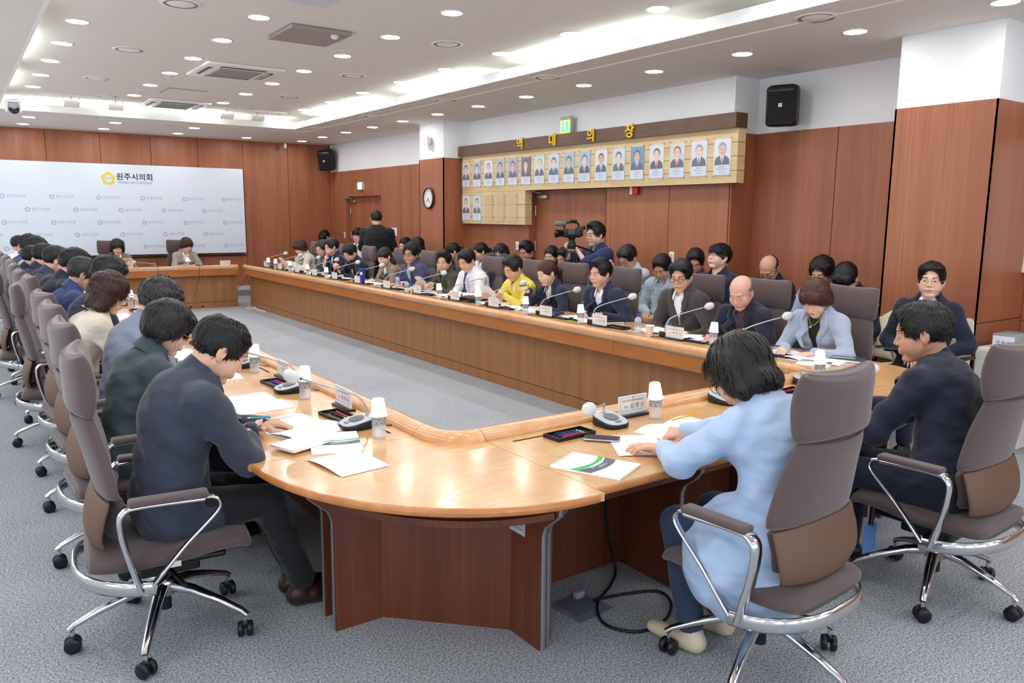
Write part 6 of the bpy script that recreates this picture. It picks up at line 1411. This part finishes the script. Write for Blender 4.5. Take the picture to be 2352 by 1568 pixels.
openbook(1.20, 3.40, PI+.35, 'open white booklet under the hands of the nearest man in navy', 'open booklets', cat='booklet', key=0)
report(1.255, 3.06, PI+1.25, 'green and slate report partly covered by a notebook at the near left', 'printed reports', cat='booklet')
t = thing('notebook', 'thin cream notebook lying on the near left report', 'notebook', (1.12, 3.09, ZT+.0095), .35); MB().box((0, 0, .006), (.2, .14, .01), PAPER).build('pages', None, t); MB().box((0, 0, .0125), (.205, .145, .002), mat('cream_cover', (236, 234, 224), .5)).build('cover', None, t)
t = thing('paper_sheet', 'single printed sheet with a table box lying on the curved corner', 'paper', (1.19, 2.78, ZT+.001), .12, 'loose sheets'); b = MB(); v, f = page_geo(.27, .21, .012, z0=.001); b.add([(x, yy-.135, z) for x, yy, z in v], f, PAPER, True); b.build('page', None, t)
b = MB()
for c, d in (((.03, 0, .0175), (.002, .16, .0005)), ((-.01, 0, .0175), (.002, .16, .0005)), ((.01, .08, .0175), (.04, .002, .0005)), ((.01, -.08, .0175), (.04, .002, .0005))): b.box((c[0], c[1], .0158), d, INK)
b.build('printed_box', None, t)
# near side
plate(2.635, 2.70, -PI/2, 'white name plate before the woman in pale blue, lettering clearly readable', 'name plates', cat='name plate', key=('김명신', 1))
mic(2.43, 2.63, -PI/2, 'gooseneck microphone bent left on the near desk beside the nearest readable name plate', 'conference microphones', cat='microphone', key=(.16, .1, -.26))
mic(3.24, 2.64, -PI/2, 'gooseneck microphone behind the head of the woman in pale blue', 'conference microphones', cat='microphone', key=(.2, .04, -.1)); mic(4.0, 2.66, -PI/2, 'gooseneck microphone bent low to the right before the man in dark navy', 'conference microphones', cat='microphone', key=(.2, .05, .26))
bottle(2.70, 2.61, 0, 'small water bottle under a tilted cup beside the nearest readable name plate', 'water bottles', cat='bottle', key=0); cup(2.70, 2.61, 0, 'white paper cup tilted on the bottle beside the readable name plate', 'paper cups', z=ZT+.1, cat='cup', rot=(R(3), R(-11), 0))
bottle(4.2, 2.72, 0, 'small water bottle under a tilted cup at the right corner', 'water bottles', cat='bottle', key=0); cup(4.2, 2.72, 0, 'white paper cup tilted on the bottle at the right corner', 'paper cups', z=ZT+.1, cat='cup', rot=(R(3), R(-12), 0))
tray(2.16, 2.60, -PI/2+.05, 'black pen tray at the left end of the near desk', 'pen trays', cat='tray'); pens_in_tray(2.16, 2.60, -PI/2+.05, 'nearest phone on the near desk', ('black', 'blue', 'red'))
tray(3.72, 2.58, -PI/2+.1, 'black pen tray before the man in dark navy at the near side', 'pen trays', cat='tray'); pens_in_tray(3.72, 2.58, -PI/2+.1, 'man in dark navy at the near side', ('red', 'black'))
phone(2.235, 2.47, .75, 'silver smartphone lying at the end of the near pen tray', None, z=ZT+.003, cat='phone')
report(1.965, 2.205, -1.15, 'green and slate report near the left corner of the near desk', 'printed reports', cat='booklet')
openbook(2.66, 2.36, -PI/2+.12, 'open white booklet under the hands of the woman in pale blue', 'open booklets', cat='booklet', key=0)
sheet(2.30, 2.32, 0, 'printed sheet left of the booklet of the woman in pale blue', 'loose sheets', z=ZT+.001, cat='paper', key=0, rot=(0, 0, 1.0)); sheet(3.1, 2.38, 0, 'printed sheet between the two people at the near side', 'loose sheets', z=ZT+.001, cat='paper', key=0, rot=(0, 0, .2))
# head table
for x, w in ((2.33, 'woman in brown at the head table'), (3.47, 'woman in pale grey at the head table')):
    q = 0 if x < 3 else .5
    plate(x+.1+q, 14.86, PI/2, 'white name plate before the '+w, 'name plates', cat='name plate', key=('조용기' if x < 3 else '심영미', 1)); bottle(x-.1+q*.1, 14.88, 0, 'small water bottle under a cup before the '+w, 'water bottles', cat='bottle', key=0)
    cup(x-.1+q*.1, 14.88, 0, 'white paper cup upturned before the '+w, 'paper cups', z=ZT+.098, cat='cup', rot=(.02, .02, 0)); mic(x+(.52 if x < 3 else .12), 14.8, PI/2, 'gooseneck microphone before the '+w, 'conference microphones', cat='microphone', key=(.12, .06, .28) if x < 3 else (.16, .05, .1))
    sheet(x+.25, 15.0, 0, 'loose sheet on the desk before the '+w, 'loose sheets', z=ZT+.001, cat='paper', rot=(0, 0, 1.4))
sheet(2.37, 14.93, 0, 'white sheet held up by the woman in brown', 'papers held up', z=.82, cat='paper', key=1, rot=(R(-55), 0, 0))
# cables, floor box, cabinet
def cable(name, pts, r, lab, m=BLACK): return tag(MB().tube(smooth_pts(pts, 8), r, m, n=6).build(name), lab, 'cable')
cable('power_cable', [(2.44, 2.66, .42), (2.44, 2.64, .2), (2.46, 2.6, .02), (2.34, 2.5, .008), (2.17, 2.40, .008), (2.08, 2.25, .008), (2.15, 2.13, .008), (2.30, 2.13, .008), (2.44, 2.22, .008), (2.475, 2.33, .008), (2.36, 2.39, .008), (2.22, 2.42, .012), (2.15, 2.40, .03)], .0065, 'black power cable looped on the carpet under the near desk')
t = thing('floor_outlet', 'grey metal floor outlet box with open lid under the near desk', 'outlet', (2.10, 2.43, 0), .1); MB().box((0, 0, .002), (.2, .2, .004), mat('floor_box_frame', (126, 140, 156), .4, .3)).build('frame', None, t); MB().box((0, .01, .005), (.14, .14, .004), mat('carpet_lid', (96, 102, 114), .9)).build('carpet_insert', None, t); MB().box((.05, .06, .02), (.05, .03, .03), mat('plug_pale', (150, 164, 176), .5), bv=.006).build('plug', None, t)
cable('microphone_cable', [(2.85, 14.82, .76), (2.84, 14.48, .765), (2.84, 14.46, .6), (2.88, 14.46, .45)], .003, 'thin dark cable hanging over the front of the head table, left one')
cable('microphone_cable', [(3.52, 14.78, .76), (3.52, 14.485, .765), (3.49, 14.47, .5), (3.42, 14.55, .2)], .003, 'thin dark cable hanging over the front of the head table, middle one')
cable('microphone_cable', [(3.56, 14.78, .76), (3.56, 14.485, .765), (3.64, 14.47, .5), (3.8, 14.55, .25), (4.05, 14.56, .12)], .003, 'thin pale cable drooping across the front of the head table', GREYD)
cable('floor_cable', [(4.30, 14.3, .58), (4.22, 14.45, .4), (4.2, 15.1, .1), (4.18, 15.3, .006)], .004, 'dark cable hanging in the gap beside the head table')
cable('floor_cable', [(4.20, 14.05, .006), (4.30, 14.2, .01), (4.4, 14.1, .01), (4.36, 13.95, .01), (4.22, 13.98, .01), (4.18, 14.12, .01), (4.32, 14.2, .015), (4.3, 13.8, .006), (4.33, 13.5, .006)], .008, 'coiled white cable on the floor at the far desk end', WHITE)
t = thing('filing_cabinet', 'low white cabinet beside the column at the right edge', 'cabinet', (6.55, 2.6, 0)); MB().box((0, 0, .36), (.5, .36, .72), WHITE, bv=.006).build('body', None, t)
for z in (.14, .37, .6): b = MB(); b.box((-.256, 0, z), (.012, .34, .2), mat('drawer_pale', (222, 222, 218), .45)); d = b.build('drawer', None, t); MB().box((-.266, 0, z+.06), (.01, .1, .012), GREYD).build('handle', None, d)
t = thing('box_file', 'white box with printed label on the low cabinet', 'box', (6.5, 2.62, .72)); MB().box((0, 0, .055), (.26, .16, .11), GREYD, bv=.004).build('body', None, t); b = MB(); b.box((-.131, 0, .055), (.003, .15, .08), mat('box_label', (224, 230, 244), .5)); add_text(b, '마 위 원', .03, frame_T((-.134, 0, .045), (0, -1, 0), (0, 0, 1)), INKD); b.build('label', None, t)
t = thing('wall_screen', 'white wall panel cut by the right picture edge', 'screen', (7.1, 2.1, 1.8)); MB().box((0, 0, 0), (.04, 1.5, 1.0), WHITE).build('panel', None, t); MB().box((0, 0, -.52), (.06, 1.54, .05), WHITE).build('lower_casing', None, t)
t = thing('access_card', 'blue badge card hanging from a black strap under the near right chair', 'badge', (3.36, 1.86, .22)); MB().box((0, 0, 0), (.1, .004, .13), mat('card_blue', (96, 140, 210), .2)).build('card', None, t); MB().tube([(0, 0, .06), (.01, 0, .12), (.03, 0, .2)], .012, BLACK).build('strap', None, t)

# prototypes that were never placed
for o, u in ((chair0, chair_used[0]), (guest0, gu[0]), (dl0, used[0])):
    if not u: bpy.data.objects.remove(o)
bpy.context.view_layer.update()
print('tris', sum(len(m.polygons) for m in bpy.data.meshes))
